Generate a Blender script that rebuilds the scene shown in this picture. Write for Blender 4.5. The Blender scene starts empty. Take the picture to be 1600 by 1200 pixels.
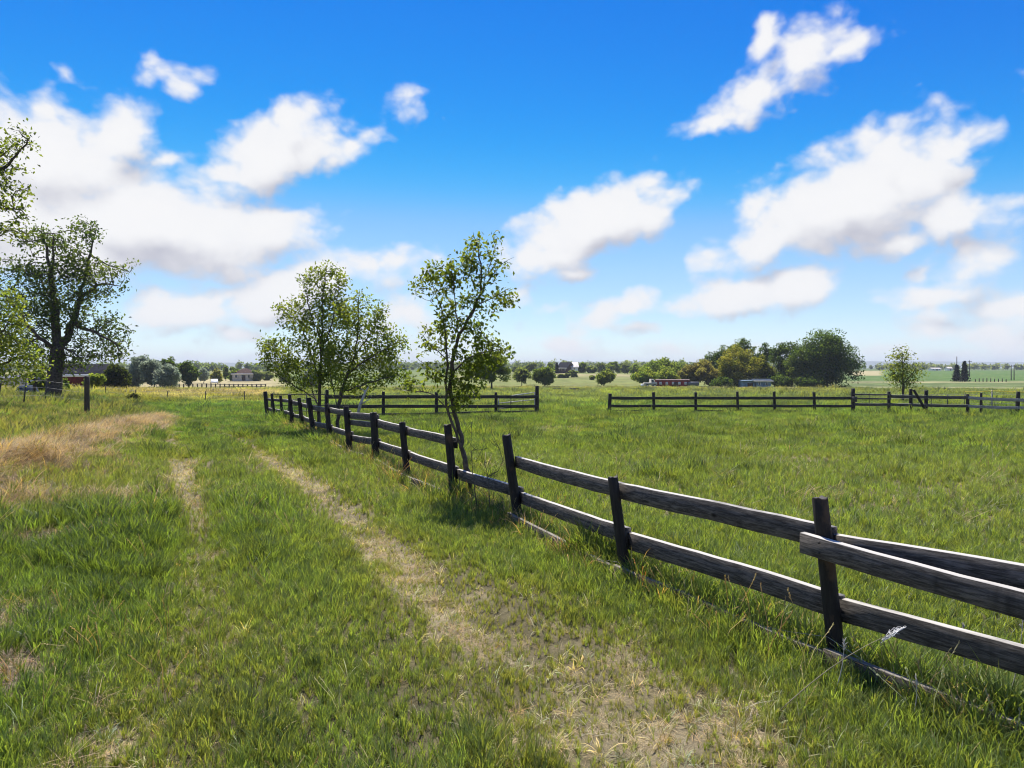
import bpy, math, random
import numpy as np
from mathutils import Vector, Matrix, Euler

random.seed(7)
rng = np.random.default_rng(7)
R = math.radians
SC = bpy.context.scene
COL = SC.collection

# ------------------------------------------------------------------ camera
F, CX, HZ, CAMZ = 1067.0, 800.0, 575.0, 1.75      # focal length in photo pixels, principal column, horizon row, eye height
cam = bpy.data.cameras.new('camera')
cam_o = bpy.data.objects.new('camera', cam); COL.objects.link(cam_o)
cam.sensor_fit = 'HORIZONTAL'; cam.sensor_width = 36.0
cam.lens = 36.0 * F / 1600.0
cam.shift_y = -(600.0 - HZ) / 1600.0
cam.clip_start = 0.05; cam.clip_end = 40000.0
cam_o.location = (0, 0, CAMZ); cam_o.rotation_euler = (R(90), 0, 0)
SC.camera = cam_o

# ------------------------------------------------------------------ light and exposure
SUN_EL, SUN_AZ = 61.0, -12.0                       # azimuth from +Y, positive to the right
SC.view_settings.view_transform = 'Standard'
SC.view_settings.look = 'None'
SC.view_settings.gamma = 1.0
SC.view_settings.use_curve_mapping = False
SC.view_settings.exposure = 0.76
SC.cycles.use_denoising = True
SC.cycles.denoiser = 'OPENIMAGEDENOISE'
SC.cycles.denoising_input_passes = 'RGB_ALBEDO_NORMAL'
SC.cycles.denoising_prefilter = 'ACCURATE'
SC.cycles.max_bounces = 6
SC.cycles.diffuse_bounces = 3
SC.cycles.filter_width = 1.1
SC.cycles.transmission_bounces = 4
SC.cycles.transparent_max_bounces = 8
SC.cycles.volume_bounces = 0

sun = bpy.data.lights.new('sun', 'SUN')
sun.energy = 4.5; sun.angle = R(0.53); sun.color = (1.0, 0.955, 0.88)
sun_o = bpy.data.objects.new('sun', sun); COL.objects.link(sun_o)
sd = Vector((math.sin(R(SUN_AZ)) * math.cos(R(SUN_EL)), math.cos(R(SUN_AZ)) * math.cos(R(SUN_EL)), math.sin(R(SUN_EL))))
sun_o.rotation_euler = sd.to_track_quat('Z', 'Y').to_euler()
sun_o.location = (0, 0, 60)


def nd(nt, typ, **kw):
    n = nt.nodes.new(typ)
    for k, v in kw.items():
        setattr(n, k, v)
    return n


def lk(nt, a, b):
    nt.links.new(a, b)


def mth(nt, op, a, b=None, c=None, clamp=False):
    n = nt.nodes.new('ShaderNodeMath'); n.operation = op; n.use_clamp = clamp
    for i, v in enumerate((a, b, c)):
        if v is None:
            continue
        if isinstance(v, (int, float)):
            n.inputs[i].default_value = v
        else:
            nt.links.new(v, n.inputs[i])
    return n.outputs[0]


def smooth(nt, v, a, b):
    n = nt.nodes.new('ShaderNodeMapRange'); n.interpolation_type = 'SMOOTHSTEP'
    nt.links.new(v, n.inputs['Value'])
    n.inputs['From Min'].default_value = a; n.inputs['From Max'].default_value = b
    return n.outputs['Result']


def mixc(nt, fac, a, b, blend='MIX'):
    n = nt.nodes.new('ShaderNodeMix'); n.data_type = 'RGBA'; n.blend_type = blend
    for idx, v in ((0, fac), (6, a), (7, b)):
        if isinstance(v, (int, float)):
            n.inputs[idx].default_value = v
        elif isinstance(v, tuple):
            n.inputs[idx].default_value = v if len(v) == 4 else (*v, 1)
        else:
            nt.links.new(v, n.inputs[idx])
    return n.outputs[2]


# clouds: (column, row, half width, half height, tilt in degrees, weight)
CLOUDS = [
    (70, 245, 150, 85, 5, 1.0), (190, 205, 60, 42, 38, .9), (60, 165, 45, 26, 20, .75), (20, 330, 120, 60, 0, .9),
    (235, 352, 235, 70, -4, 1.15), (420, 355, 95, 44, 0, .85), (110, 395, 150, 38, 0, 1.0),
    (420, 245, 120, 42, 27, .95), (455, 205, 52, 36, 55, .9), (345, 275, 45, 20, 30, .6), (525, 225, 42, 26, 20, .55),
    (290, 116, 44, 22, -8, .45), (98, 106, 24, 9, -30, .34), (640, 160, 30, 22, 20, .42), (575, 200, 34, 17, 20, .4),
    (265, 250, 34, 12, 10, .42),
    (930, 345, 125, 50, 18, 1.15), (1015, 325, 45, 30, 25, .8), (868, 398, 80, 30, 12, .85), (890, 428, 40, 18, 0, .55),
    (1170, 150, 95, 36, 25, .68), (1255, 100, 70, 40, 30, .62), (1310, 84, 70, 20, 20, .58), (1200, 62, 40, 28, 60, .65), (1115, 188, 42, 20, 20, .65),
    (1330, 310, 185, 72, 18, 1.15), (1375, 240, 55, 52, 60, 1.0), (1480, 236, 66, 26, 28, .85), (1500, 330, 82, 38, -5, .95),
    (1190, 385, 100, 34, 17, .95), (1400, 375, 42, 18, 12, .75), (1205, 310, 34, 26, 30, .55),
    (1150, 465, 105, 22, 3, .9), (1245, 455, 60, 32, 8, .95),
    (1470, 462, 100, 17, 4, .8), (1515, 425, 66, 36, 25, .72), (1588, 480, 48, 24, 0, .7), (1458, 516, 55, 24, 15, .62), (1575, 532, 62, 32, 0, .75),
    (455, 452, 108, 34, 20, 1.05), (590, 418, 66, 20, 14, .6), (292, 482, 75, 34, 0, .95), (348, 470, 42, 16, 35, .7),
    (968, 484, 60, 20, 22, .65), (880, 536, 56, 28, 14, .6), (355, 526, 60, 18, 20, .5), (640, 485, 60, 26, 10, .5), (990, 516, 44, 9, 0, .4),
    (810, 470, 26, 12, 10, .45), (640, 520, 90, 24, 0, .35), (300, 555, 90, 14, 0, .4), (1100, 550, 160, 12, 0, .32), (1480, 556, 160, 14, 0, .4),
    (870, 485, 34, 10, 12, .4), (1435, 425, 30, 16, 40, .4), (620, 440, 50, 18, 10, .35),
    # beyond the frame
    (-260, 330, 190, 90, 0, 1.0), (-420, 480, 160, 40, 0, .9), (1850, 330, 170, 60, 10, .95), (1980, 500, 180, 34, 0, .8), (1760, 60, 130, 50, 15, .8),
    (-60, -120, 130, 50, 20, .8), (760, -330, 150, 60, 10, .85), (420, -180, 110, 40, 20, .7),
]
CLOUDS_BEHIND = [(75, 14, 16, 5), (105, 22, 13, 5), (140, 12, 18, 4), (178, 25, 14, 6), (205, 11, 17, 4), (238, 20, 15, 5), (265, 12, 14, 4), (290, 26, 12, 5), (120, 42, 16, 7), (230, 45, 15, 7)]


def pix_ang(px, py):
    x, z = (px - CX) / F, (HZ - py) / F
    return math.atan2(x, 1.0), math.asin(z / math.sqrt(x * x + 1 + z * z))


def make_cloud_group():
    g = bpy.data.node_groups.new('cloud_field', 'ShaderNodeTree')
    g.interface.new_socket('P', in_out='INPUT', socket_type='NodeSocketVector')
    g.interface.new_socket('Density', in_out='OUTPUT', socket_type='NodeSocketFloat')
    g.interface.new_socket('Body', in_out='OUTPUT', socket_type='NodeSocketFloat')
    gi = nd(g, 'NodeGroupInput'); go = nd(g, 'NodeGroupOutput')
    w = nd(g, 'ShaderNodeTexNoise'); w.inputs['Scale'].default_value = 9; w.inputs['Detail'].default_value = 4
    lk(g, gi.outputs[0], w.inputs['Vector'])
    s = nd(g, 'ShaderNodeVectorMath', operation='SUBTRACT'); lk(g, w.outputs['Color'], s.inputs[0]); s.inputs[1].default_value = (.5, .5, .5)
    sc = nd(g, 'ShaderNodeVectorMath', operation='MULTIPLY'); lk(g, s.outputs[0], sc.inputs[0]); sc.inputs[1].default_value = (.075, .06, 0)
    ad = nd(g, 'ShaderNodeVectorMath', operation='ADD'); lk(g, gi.outputs[0], ad.inputs[0]); lk(g, sc.outputs[0], ad.inputs[1])
    ells = []
    for (px, py, rx, ry, t, wt) in CLOUDS:
        a, e = pix_ang(px, py)
        a1, _ = pix_ang(px + rx, py); _, e1 = pix_ang(px, py - ry)
        ells.append((a, e, abs(a1 - a), abs(e1 - e), t, wt))
    for (az, el, ra, re) in CLOUDS_BEHIND:
        az = az if az <= 180 else az - 360
        ells.append((R(az), R(el), R(ra), R(re), 3, .95))
    last = None
    for (a, e, ra, re, t, wt) in ells:
        m = nd(g, 'ShaderNodeMapping', vector_type='TEXTURE')
        lk(g, ad.outputs[0], m.inputs['Vector'])
        m.inputs['Location'].default_value = (a, e, 0); m.inputs['Rotation'].default_value = (0, 0, R(t)); m.inputs['Scale'].default_value = (ra * 1.34, re * 1.42, 1)
        l = nd(g, 'ShaderNodeVectorMath', operation='LENGTH'); lk(g, m.outputs[0], l.inputs[0])
        v = mth(g, 'MULTIPLY_ADD', l.outputs['Value'], -wt, wt)
        last = v if last is None else mth(g, 'SMOOTH_MAX', last, v, .22)
    st = nd(g, 'ShaderNodeVectorMath', operation='MULTIPLY'); lk(g, gi.outputs[0], st.inputs[0]); st.inputs[1].default_value = (1, 1.35, 1)
    n1 = nd(g, 'ShaderNodeTexNoise'); n1.inputs['Scale'].default_value = 17; n1.inputs['Detail'].default_value = 8; n1.inputs['Roughness'].default_value = .52
    n1.inputs['Distortion'].default_value = .25
    lk(g, st.outputs[0], n1.inputs['Vector'])
    # rounded billows along the tops
    wv = nd(g, 'ShaderNodeVectorMath', operation='MULTIPLY'); lk(g, s.outputs[0], wv.inputs[0]); wv.inputs[1].default_value = (.05, .05, 0)
    wp = nd(g, 'ShaderNodeVectorMath', operation='ADD'); lk(g, st.outputs[0], wp.inputs[0]); lk(g, wv.outputs[0], wp.inputs[1])
    vo = nd(g, 'ShaderNodeTexVoronoi', feature='SMOOTH_F1'); vo.inputs['Scale'].default_value = 26; vo.inputs['Smoothness'].default_value = .35; vo.inputs['Detail'].default_value = 2.0; vo.inputs['Roughness'].default_value = .45
    lk(g, wp.outputs[0], vo.inputs['Vector'])
    f = mth(g, 'MULTIPLY_ADD', n1.outputs['Fac'], .95, -.40)
    f = mth(g, 'ADD', f, mth(g, 'MULTIPLY_ADD', vo.outputs['Distance'], -.42, .27))
    d = mth(g, 'ADD', mth(g, 'MAXIMUM', last, -1.0), f)
    lk(g, d, go.inputs[0]); lk(g, mth(g, 'ADD', last, mth(g, 'MULTIPLY', f, .3)), go.inputs[1])
    return g


def make_world():
    w = bpy.data.worlds.new('World'); SC.world = w; w.use_nodes = True
    nt = w.node_tree; nt.nodes.clear()
    out = nd(nt, 'ShaderNodeOutputWorld')
    sky = nd(nt, 'ShaderNodeTexSky', sky_type='NISHITA')
    sky.sun_disc = False; sky.sun_elevation = R(SUN_EL); sky.sun_rotation = R(SUN_AZ)
    sky.altitude = 1500; sky.air_density = 1.0; sky.dust_density = .25; sky.ozone_density = 2.5
    hs = nd(nt, 'ShaderNodeHueSaturation'); hs.inputs['Saturation'].default_value = 1.25; hs.inputs['Hue'].default_value = .497
    lk(nt, sky.outputs[0], hs.inputs['Color'])
    # deepen the blue with height the way the photograph's processing does: scale to display range, curve, scale back
    k = .1495
    s0 = nd(nt, 'ShaderNodeVectorMath', operation='SCALE'); lk(nt, hs.outputs[0], s0.inputs[0]); s0.inputs['Scale'].default_value = k
    cv = nd(nt, 'ShaderNodeRGBCurve'); cm = cv.mapping; cm.use_clip = False
    for ci, pts in ((0, ((0, .0), (.12, .006), (.16, .026), (.254, .262), (.62, .60), (1.0, .86))), (1, ((0, .0), (.30, .20), (.37, .285), (.565, .56), (.88, .80), (1.2, 1.02))), (2, ((0, .0), (.78, .88), (1.0, 1.0), (1.3, 1.12)))):
        c = cm.curves[ci]
        c.points[0].location = pts[0]; c.points[1].location = pts[-1]
        for p in pts[1:-1]: c.points.new(*p)
    cm.update()
    lk(nt, s0.outputs[0], cv.inputs['Color'])
    s1 = nd(nt, 'ShaderNodeVectorMath', operation='SCALE'); lk(nt, cv.outputs[0], s1.inputs[0]); s1.inputs['Scale'].default_value = 1 / k
    b1 = nd(nt, 'ShaderNodeBackground'); lk(nt, s1.outputs[0], b1.inputs['Color']); b1.inputs['Strength'].default_value = .0885
    tc = nd(nt, 'ShaderNodeTexCoord')
    sp = nd(nt, 'ShaderNodeSeparateXYZ'); lk(nt, tc.outputs['Generated'], sp.inputs[0])
    az = mth(nt, 'ARCTAN2', sp.outputs[0], sp.outputs[1]); el = mth(nt, 'ARCSINE', sp.outputs[2])
    P = nd(nt, 'ShaderNodeCombineXYZ'); lk(nt, az, P.inputs[0]); lk(nt, el, P.inputs[1])
    g = make_cloud_group()
    g1 = nd(nt, 'ShaderNodeGroup', node_tree=g); lk(nt, P.outputs[0], g1.inputs[0])
    up = nd(nt, 'ShaderNodeVectorMath', operation='ADD'); lk(nt, P.outputs[0], up.inputs[0]); up.inputs[1].default_value = (-.01, .036, 0)
    g2 = nd(nt, 'ShaderNodeGroup', node_tree=g); lk(nt, up.outputs[0], g2.inputs[0])
    alpha = smooth(nt, g1.outputs[0], -.07, .52)
    alpha = mth(nt, 'MULTIPLY', alpha, .985)
    diff = mth(nt, 'SUBTRACT', g1.outputs[1], g2.outputs[1])
    sh = smooth(nt, diff, -.7, .2)
    thick = smooth(nt, g1.outputs[0], .25, 1.0)
    colr = mixc(nt, sh, (.56, .56, .64, 1), (.95, .95, .965, 1))
    colr = mixc(nt, mth(nt, 'MULTIPLY', thick, mth(nt, 'MULTIPLY', sh, .7)), colr, (1.0, .99, .985, 1))
    b2 = nd(nt, 'ShaderNodeBackground'); lk(nt, colr, b2.inputs['Color']); b2.inputs['Strength'].default_value = .58
    ms = nd(nt, 'ShaderNodeMixShader'); lk(nt, alpha, ms.inputs[0]); lk(nt, b1.outputs[0], ms.inputs[1]); lk(nt, b2.outputs[0], ms.inputs[2])
    lk(nt, ms.outputs[0], out.inputs['Surface'])
    w.cycles.sampling_method = 'MANUAL'; w.cycles.sample_map_resolution = 512


make_world()

# ------------------------------------------------------------------ numeric helpers
def vnoise(x, y, seed=0):
    x = np.asarray(x, float); y = np.asarray(y, float)
    xi = np.floor(x).astype(np.int64); yi = np.floor(y).astype(np.int64)
    fx, fy = x - xi, y - yi
    fx = fx * fx * (3 - 2 * fx); fy = fy * fy * (3 - 2 * fy)

    def h(a, b):
        n = (a * 374761393 + b * 668265263 + seed * 974634221) & 0xffffffff
        n = ((n ^ (n >> 13)) * 1274126177) & 0xffffffff
        n = (n ^ (n >> 16)) & 0xffff
        return n / 65535.0
    a, b, c, d = h(xi, yi), h(xi + 1, yi), h(xi, yi + 1), h(xi + 1, yi + 1)
    return (a * (1 - fx) + b * fx) * (1 - fy) + (c * (1 - fx) + d * fx) * fy


def fbm(x, y, seed=0, o=4):
    s, a, t = 0, 1, 0
    for i in range(o):
        s = s + a * vnoise(np.asarray(x) * 2 ** i, np.asarray(y) * 2 ** i, seed + i * 17); t += a; a *= .55
    return s / t


def sst(a, b, x):
    t = np.clip((np.asarray(x, float) - a) / (b - a), 0, 1)
    return t * t * (3 - 2 * t)


def poly_dist(x, y, pts):
    best = np.full(np.shape(x), 1e9); 
    for (x0, y0), (x1, y1) in zip(pts[:-1], pts[1:]):
        dx, dy = x1 - x0, y1 - y0
        t = np.clip(((x - x0) * dx + (y - y0) * dy) / (dx * dx + dy * dy), 0, 1)
        best = np.minimum(best, np.hypot(x - x0 - t * dx, y - y0 - t * dy))
    return best


WINDROW = [(-7.6, 8.6), (-7.9, 11.0), (-9.5, 15.2), (-11.4, 20.2), (-12.8, 24.6)]
TRACK_L = [(-16, 30), (-8.0, 16.3), (-4.85, 10.1), (-3.85, 8.3), (-2.3, 5.2), (-1.75, 3.6), (-1.6, 1)]
TRACK_R = [(-14, 29), (-6.9, 17.4), (-4.5, 12.9), (-3.1, 10.4), (-1.75, 7.6), (-.83, 5.9), (-.2, 4.85), (.25, 4.0), (.6, 3.3), (.9, 1)]
PROF_Y = [-60, 7, 13, 20, 28, 34, 60, 90, 123, 150, 220, 350, 600, 1000, 2500, 14000]
PROF_Z = [0, 0, -.03, -.15, -.36, -.52, -1.0, -1.5, -2.05, -2.5, -2.6, -2.0, -.4, .2, 1.2, 2.0]


def bank_u(x, y):
    return -x - (4.9 + np.maximum(0, y - 9) * .52)


def T(x, y):
    x = np.asarray(x, float); y = np.asarray(y, float)
    z = np.interp(y, PROF_Y, PROF_Z)
    z = z + .62 * sst(0, 6, bank_u(x, y)) * sst(2, 6, y) * (1 - sst(60, 110, y))
    z = z + (.12 + .36 * fbm(x * 1.1, y * 1.1, 143, 3)) * np.exp(-(poly_dist(x, y, WINDROW) / .75) ** 2)
    z = z - .035 * np.exp(-(poly_dist(x, y, TRACK_L) / .2) ** 2) - .04 * np.exp(-(poly_dist(x, y, TRACK_R) / .24) ** 2)
    z = z + 1.7 * np.exp(-((x - 31) / 34) ** 2 - ((y - 300) / 55) ** 2)
    r = np.hypot(x, y)
    z = z + (fbm(x * .7, y * .7, 3, 3) - .5) * .07 * (1 - sst(30, 80, r)) + (fbm(x * .02, y * .02, 5, 3) - .5) * .5 * sst(40, 160, r)
    return z


def pt(px, py, d):
    return np.array([(px - CX) / F * d, d, CAMZ - (py - HZ) / F * d])


def gp(px, d, dz=0.0):
    x = (px - CX) / F * d
    return Vector((x, d, float(T(x, d)) + dz))


def G(px, py):
    """ground point that shows at this place of the photograph"""
    ds = np.concatenate([np.arange(1.5, 60, .05), np.geomspace(60, 3000, 1500)])
    xs = (px - CX) / F * ds
    dif = CAMZ - (py - HZ) / F * ds - T(xs, ds)
    i = int(np.argmax(dif <= 0)) if (dif <= 0).any() else len(ds) - 1
    return gp(px, float(ds[i]))


def rowdepth(px, py):
    return G(px, py).y

# ------------------------------------------------------------------ mesh helpers
def np_mesh(name, v, f, mat=None, attrs=None, smooth_=False):
    """v (n,3), f list of arrays of equal-size faces or one array"""
    me = bpy.data.meshes.new(name)
    fl = f if isinstance(f, list) else [f]
    fl = [np.asarray(a, np.int32) for a in fl if len(a)]
    v = np.asarray(v, np.float32)
    me.vertices.add(len(v)); me.vertices.foreach_set('co', v.ravel())
    loops = np.concatenate([a.ravel() for a in fl]); sizes = np.concatenate([np.full(len(a), a.shape[1], np.int32) for a in fl])
    me.loops.add(len(loops)); me.loops.foreach_set('vertex_index', loops)
    me.polygons.add(len(sizes))
    me.polygons.foreach_set('loop_start', np.concatenate([[0], np.cumsum(sizes)[:-1]]).astype(np.int32))
    if attrs:
        for k, arr in attrs.items():
            arr = np.asarray(arr, np.float32)
            if arr.ndim == 1:
                at = me.attributes.new(k, 'FLOAT', 'POINT'); at.data.foreach_set('value', arr)
            else:
                if arr.shape[1] == 3:
                    arr = np.concatenate([arr, np.ones((len(arr), 1), np.float32)], 1)
                at = me.attributes.new(k, 'FLOAT_COLOR', 'POINT'); at.data.foreach_set('color', arr.ravel())
    if mat:
        me.materials.append(mat)
    me.update(calc_edges=True)
    if smooth_:
        me.polygons.foreach_set('use_smooth', np.ones(len(sizes), bool))
    return me


class MB:
    """collects simple shapes into one mesh"""
    def __init__(s):
        s.v = []; s.q = []; s.t = []; s.n = 0

    def add(s, v, q=(), t=()):
        v = np.asarray(v, float)
        for a in q: s.q.append([i + s.n for i in a])
        for a in t: s.t.append([i + s.n for i in a])
        s.v.append(v); s.n += len(v)

    def box(s, c, h, rz=0.0, tilt=None):
        c = np.asarray(c, float)
        p = np.array([[x, y, z] for z in (-1, 1) for y in (-1, 1) for x in (-1, 1)], float) * np.asarray(h, float)
        if tilt is not None:
            p = p @ np.array(tilt.to_matrix()).T
        if rz:
            ca, sa = math.cos(rz), math.sin(rz)
            p = p @ np.array([[ca, sa, 0], [-sa, ca, 0], [0, 0, 1]])
        s.add(p + c, [(0, 2, 3, 1), (4, 5, 7, 6), (0, 1, 5, 4), (2, 6, 7, 3), (0, 4, 6, 2), (1, 3, 7, 5)])
        return s

    def tube(s, pts, rad, n=6, cap=True):
        pts = [np.asarray(p, float) for p in pts]
        if not hasattr(rad, '__len__'): rad = [rad] * len(pts)
        rings = []
        up = np.array([.3, .2, .93])
        for i, p in enumerate(pts):
            a = pts[min(i + 1, len(pts) - 1)] - pts[max(i - 1, 0)]
            a = a / (np.linalg.norm(a) + 1e-9)
            u = np.cross(a, up)
            if np.linalg.norm(u) < .15: u = np.cross(a, np.array([1., 0, 0]))
            u /= np.linalg.norm(u); w = np.cross(a, u)
            th = np.arange(n) * 2 * math.pi / n
            rings.append(p + rad[i] * (np.cos(th)[:, None] * u + np.sin(th)[:, None] * w))
        q = []
        for i in range(len(pts) - 1):
            for k in range(n):
                q.append((i * n + k, i * n + (k + 1) % n, (i + 1) * n + (k + 1) % n, (i + 1) * n + k))
        v = np.concatenate(rings); t = []
        if cap:
            v = np.concatenate([v, [pts[0], pts[-1]]]); b = len(pts) * n; e = (len(pts) - 1) * n
            for k in range(n):
                t.append((b, (k + 1) % n, k)); t.append((b + 1, e + k, e + (k + 1) % n))
        s.add(v, q, t)
        return s

    def mesh(s, name, mat=None, smooth_=False):
        return np_mesh(name, np.concatenate(s.v), [np.array(s.q, np.int32).reshape(-1, 4), np.array(s.t, np.int32).reshape(-1, 3)], mat, None, smooth_)

    def build(s, name, mat, parent=None, smooth_=False):
        return link(name, s.mesh(name, mat, smooth_), parent)


def link(name, me, parent=None, loc=None, label=None):
    o = bpy.data.objects.new(name, me); COL.objects.link(o)
    if parent: o.parent = parent
    if loc is not None: o.location = loc
    if label: o['label'] = label
    return o


def thing(name, label, cat, loc=(0, 0, 0), group=None, rz=0.0):
    o = bpy.data.objects.new(name, None); COL.objects.link(o)
    o.empty_display_size = .2; o.location = loc; o.rotation_euler = (0, 0, rz)
    o['label'] = label; o['category'] = cat
    if group: o['group'] = group
    return o


def tagm(o, label, cat, group=None):
    o['label'] = label; o['category'] = cat
    if group: o['group'] = group
    return o

# ------------------------------------------------------------------ materials
def pbr(name, rough=.8, spec=.3):
    m = bpy.data.materials.new(name); m.use_nodes = True
    nt = m.node_tree; b = nt.nodes['Principled BSDF']
    b.inputs['Roughness'].default_value = rough; b.inputs['Specular IOR Level'].default_value = spec
    return m, nt, b


def noise(nt, scale, detail=5, rough=.55, vec=None, dist=0.0):
    n = nd(nt, 'ShaderNodeTexNoise'); n.inputs['Scale'].default_value = scale; n.inputs['Detail'].default_value = detail
    n.inputs['Roughness'].default_value = rough; n.inputs['Distortion'].default_value = dist
    if vec is not None: lk(nt, vec, n.inputs['Vector'])
    return n.outputs['Fac']


def objvec(nt, sc=(1, 1, 1), shift=True):
    tc = nd(nt, 'ShaderNodeTexCoord'); m = nd(nt, 'ShaderNodeVectorMath', operation='MULTIPLY')
    lk(nt, tc.outputs['Object'], m.inputs[0]); m.inputs[1].default_value = sc
    if not shift: return m.outputs[0]
    oi = nd(nt, 'ShaderNodeObjectInfo'); a = nd(nt, 'ShaderNodeVectorMath', operation='ADD')
    s = nd(nt, 'ShaderNodeVectorMath', operation='SCALE'); s.inputs[0].default_value = (37, 53, 71); lk(nt, oi.outputs['Random'], s.inputs['Scale'])
    lk(nt, m.outputs[0], a.inputs[0]); lk(nt, s.outputs[0], a.inputs[1])
    return a.outputs[0]


def bump(nt, b, h, strength=.5, dist=.01):
    n = nd(nt, 'ShaderNodeBump'); n.inputs['Strength'].default_value = strength; n.inputs['Distance'].default_value = dist
    lk(nt, h, n.inputs['Height']); lk(nt, n.outputs[0], b.inputs['Normal'])


def mat_plain(name, col, rough=.7, var=.25, scale=3.0, spec=.15, metal=0.0):
    m, nt, b = pbr(name, rough, spec)
    n = noise(nt, scale, 6, .6, objvec(nt))
    c = mixc(nt, smooth(nt, n, .3, .7), tuple(x * (1 - var) for x in col), tuple(min(1, x * (1 + var)) for x in col))
    lk(nt, c, b.inputs['Base Color']); b.inputs['Metallic'].default_value = metal
    return m


def mat_plank(name, dark, light, stain=.5, top_light=1.0):
    m, nt, b = pbr(name, .85, .25)
    v = objvec(nt, (2.6, 26, 26))
    g = noise(nt, 3.0, 8, .68, v, .6)
    fine = noise(nt, 11.0, 4, .7, objvec(nt, (.9, 60, 60)))
    big = noise(nt, 2.2, 4, .6, objvec(nt, (1, 3, 3)))
    c = mixc(nt, smooth(nt, g, .36, .64), dark, light)
    fl = noise(nt, 16.0, 5, .7, objvec(nt, (1, 1.6, 1.6)))
    c = mixc(nt, mth(nt, 'MULTIPLY', smooth(nt, fl, .62, .72), .55), c, tuple(min(.6, x * 1.7) for x in light))
    vs = noise(nt, 5.0, 4, .6, objvec(nt, (1, .15, .15)))
    c = mixc(nt, mth(nt, 'MULTIPLY', smooth(nt, vs, .56, .7), .55), c, tuple(x * .55 for x in dark))
    c = mixc(nt, mth(nt, 'MULTIPLY', smooth(nt, big, .5, .78), stain), c, tuple(x * .4 for x in dark))
    kn = nd(nt, 'ShaderNodeTexVoronoi'); kn.inputs['Scale'].default_value = 2.4; lk(nt, objvec(nt, (1, 1.9, 1.9)), kn.inputs['Vector'])
    c = mixc(nt, mth(nt, 'SUBTRACT', 1.0, smooth(nt, kn.outputs['Distance'], .03, .1), clamp=True), c, (.012, .009, .007, 1))
    c = mixc(nt, mth(nt, 'SUBTRACT', 1.0, smooth(nt, fine, .34, .46), clamp=True), c, tuple(x * .3 for x in dark))
    # sunlight on the upper edge is painted in: upward faces mixed to pale grey
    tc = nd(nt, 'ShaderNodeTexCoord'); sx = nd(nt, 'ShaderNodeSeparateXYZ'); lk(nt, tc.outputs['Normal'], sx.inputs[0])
    c = mixc(nt, mth(nt, 'MULTIPLY', mth(nt, 'MULTIPLY', smooth(nt, sx.outputs[2], .6, .9), top_light), smooth(nt, big, .8, .5)), c, (.48, .45, .40, 1))
    lk(nt, c, b.inputs['Base Color'])
    bump(nt, b, mth(nt, 'ADD', g, mth(nt, 'MULTIPLY', fine, .6)), .5, .004)
    return m


def mat_post(name, base, brown, fac=.4):
    m, nt, b = pbr(name, .75, .3)
    g = noise(nt, 5.0, 8, .65, objvec(nt, (9, 9, 1.1)), .4)
    big = noise(nt, 3.2, 5, .62, objvec(nt, (1.6, 1.6, .9)))
    c = mixc(nt, smooth(nt, g, .35, .75), base, tuple(x * 2.4 for x in base))
    c = mixc(nt, mth(nt, 'MULTIPLY', smooth(nt, big, .52, .68), fac), c, brown)
    geo = nd(nt, 'ShaderNodeNewGeometry'); sx = nd(nt, 'ShaderNodeSeparateXYZ'); lk(nt, geo.outputs['Normal'], sx.inputs[0])
    c = mixc(nt, smooth(nt, sx.outputs[2], .75, .95), c, (.075, .065, .055, 1))
    lk(nt, c, b.inputs['Base Color']); bump(nt, b, g, .7, .008)
    return m


def mat_leaf(name, trans=.42, gloss=.3, rough=.42, tm=(2.7, 2.45, .85, 1)):
    """leaf colour comes from the per-leaf attribute; light passes through the blade"""
    m = bpy.data.materials.new(name); m.use_nodes = True; nt = m.node_tree; nt.nodes.clear()
    out = nd(nt, 'ShaderNodeOutputMaterial'); at = nd(nt, 'ShaderNodeAttribute', attribute_name='tint')
    p = nd(nt, 'ShaderNodeBsdfPrincipled'); p.inputs['Roughness'].default_value = rough; p.inputs['Specular IOR Level'].default_value = gloss
    lk(nt, at.outputs['Color'], p.inputs['Base Color'])
    t = nd(nt, 'ShaderNodeBsdfTranslucent')
    lk(nt, mixc(nt, 1.0, at.outputs['Color'], tm, 'MULTIPLY'), t.inputs['Color'])
    x = nd(nt, 'ShaderNodeMixShader'); x.inputs[0].default_value = trans
    lk(nt, p.outputs[0], x.inputs[1]); lk(nt, t.outputs[0], x.inputs[2]); lk(nt, x.outputs[0], out.inputs['Surface'])
    return m


def mat_grass(name, trans=.35, gloss=.45, rough=.38):
    m = mat_leaf(name, trans, gloss, rough)
    for n in m.node_tree.nodes:
        if n.type == 'ATTRIBUTE':
            n.attribute_type = 'INSTANCER'
    return m


M = {}
M['bark'] = mat_plain('bark', (.075, .06, .048), .9, .45, 9)
M['young_bark'] = mat_plain('young_bark', (.085, .068, .052), .85, .4, 14)
M['leaf'] = mat_leaf('leaf', .62, .3, .45)
M['far_leaf'] = mat_leaf('far_leaf', .62, .1, .65)
M['silver_leaf'] = mat_leaf('silver_leaf', .5, .2, .6, (2.3, 2.3, 2.1, 1))
M['needle'] = mat_leaf('needle', .1, .15, .6)
M['grass_green'] = mat_grass('grass_green', .45, .3, .42)
M['grass_far'] = mat_grass('grass_far', .42, .15, .6)
M['grass_dry'] = mat_grass('grass_dry', .25, .12, .6)
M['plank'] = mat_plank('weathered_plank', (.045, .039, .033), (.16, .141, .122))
M['plank_dark'] = mat_plank('dark_plank', (.03, .026, .022), (.085, .074, .062), .5, .12)
M['plank_ground'] = mat_plank('rotten_plank', (.06, .048, .036), (.20, .165, .125), .6, .3)
M['plank_pale'] = mat_plank('pale_plank', (.2, .19, .17), (.42, .40, .37), .3, .4)
M['post'] = mat_post('creosote_post', (.013, .011, .009), (.10, .06, .032), .75)
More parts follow.
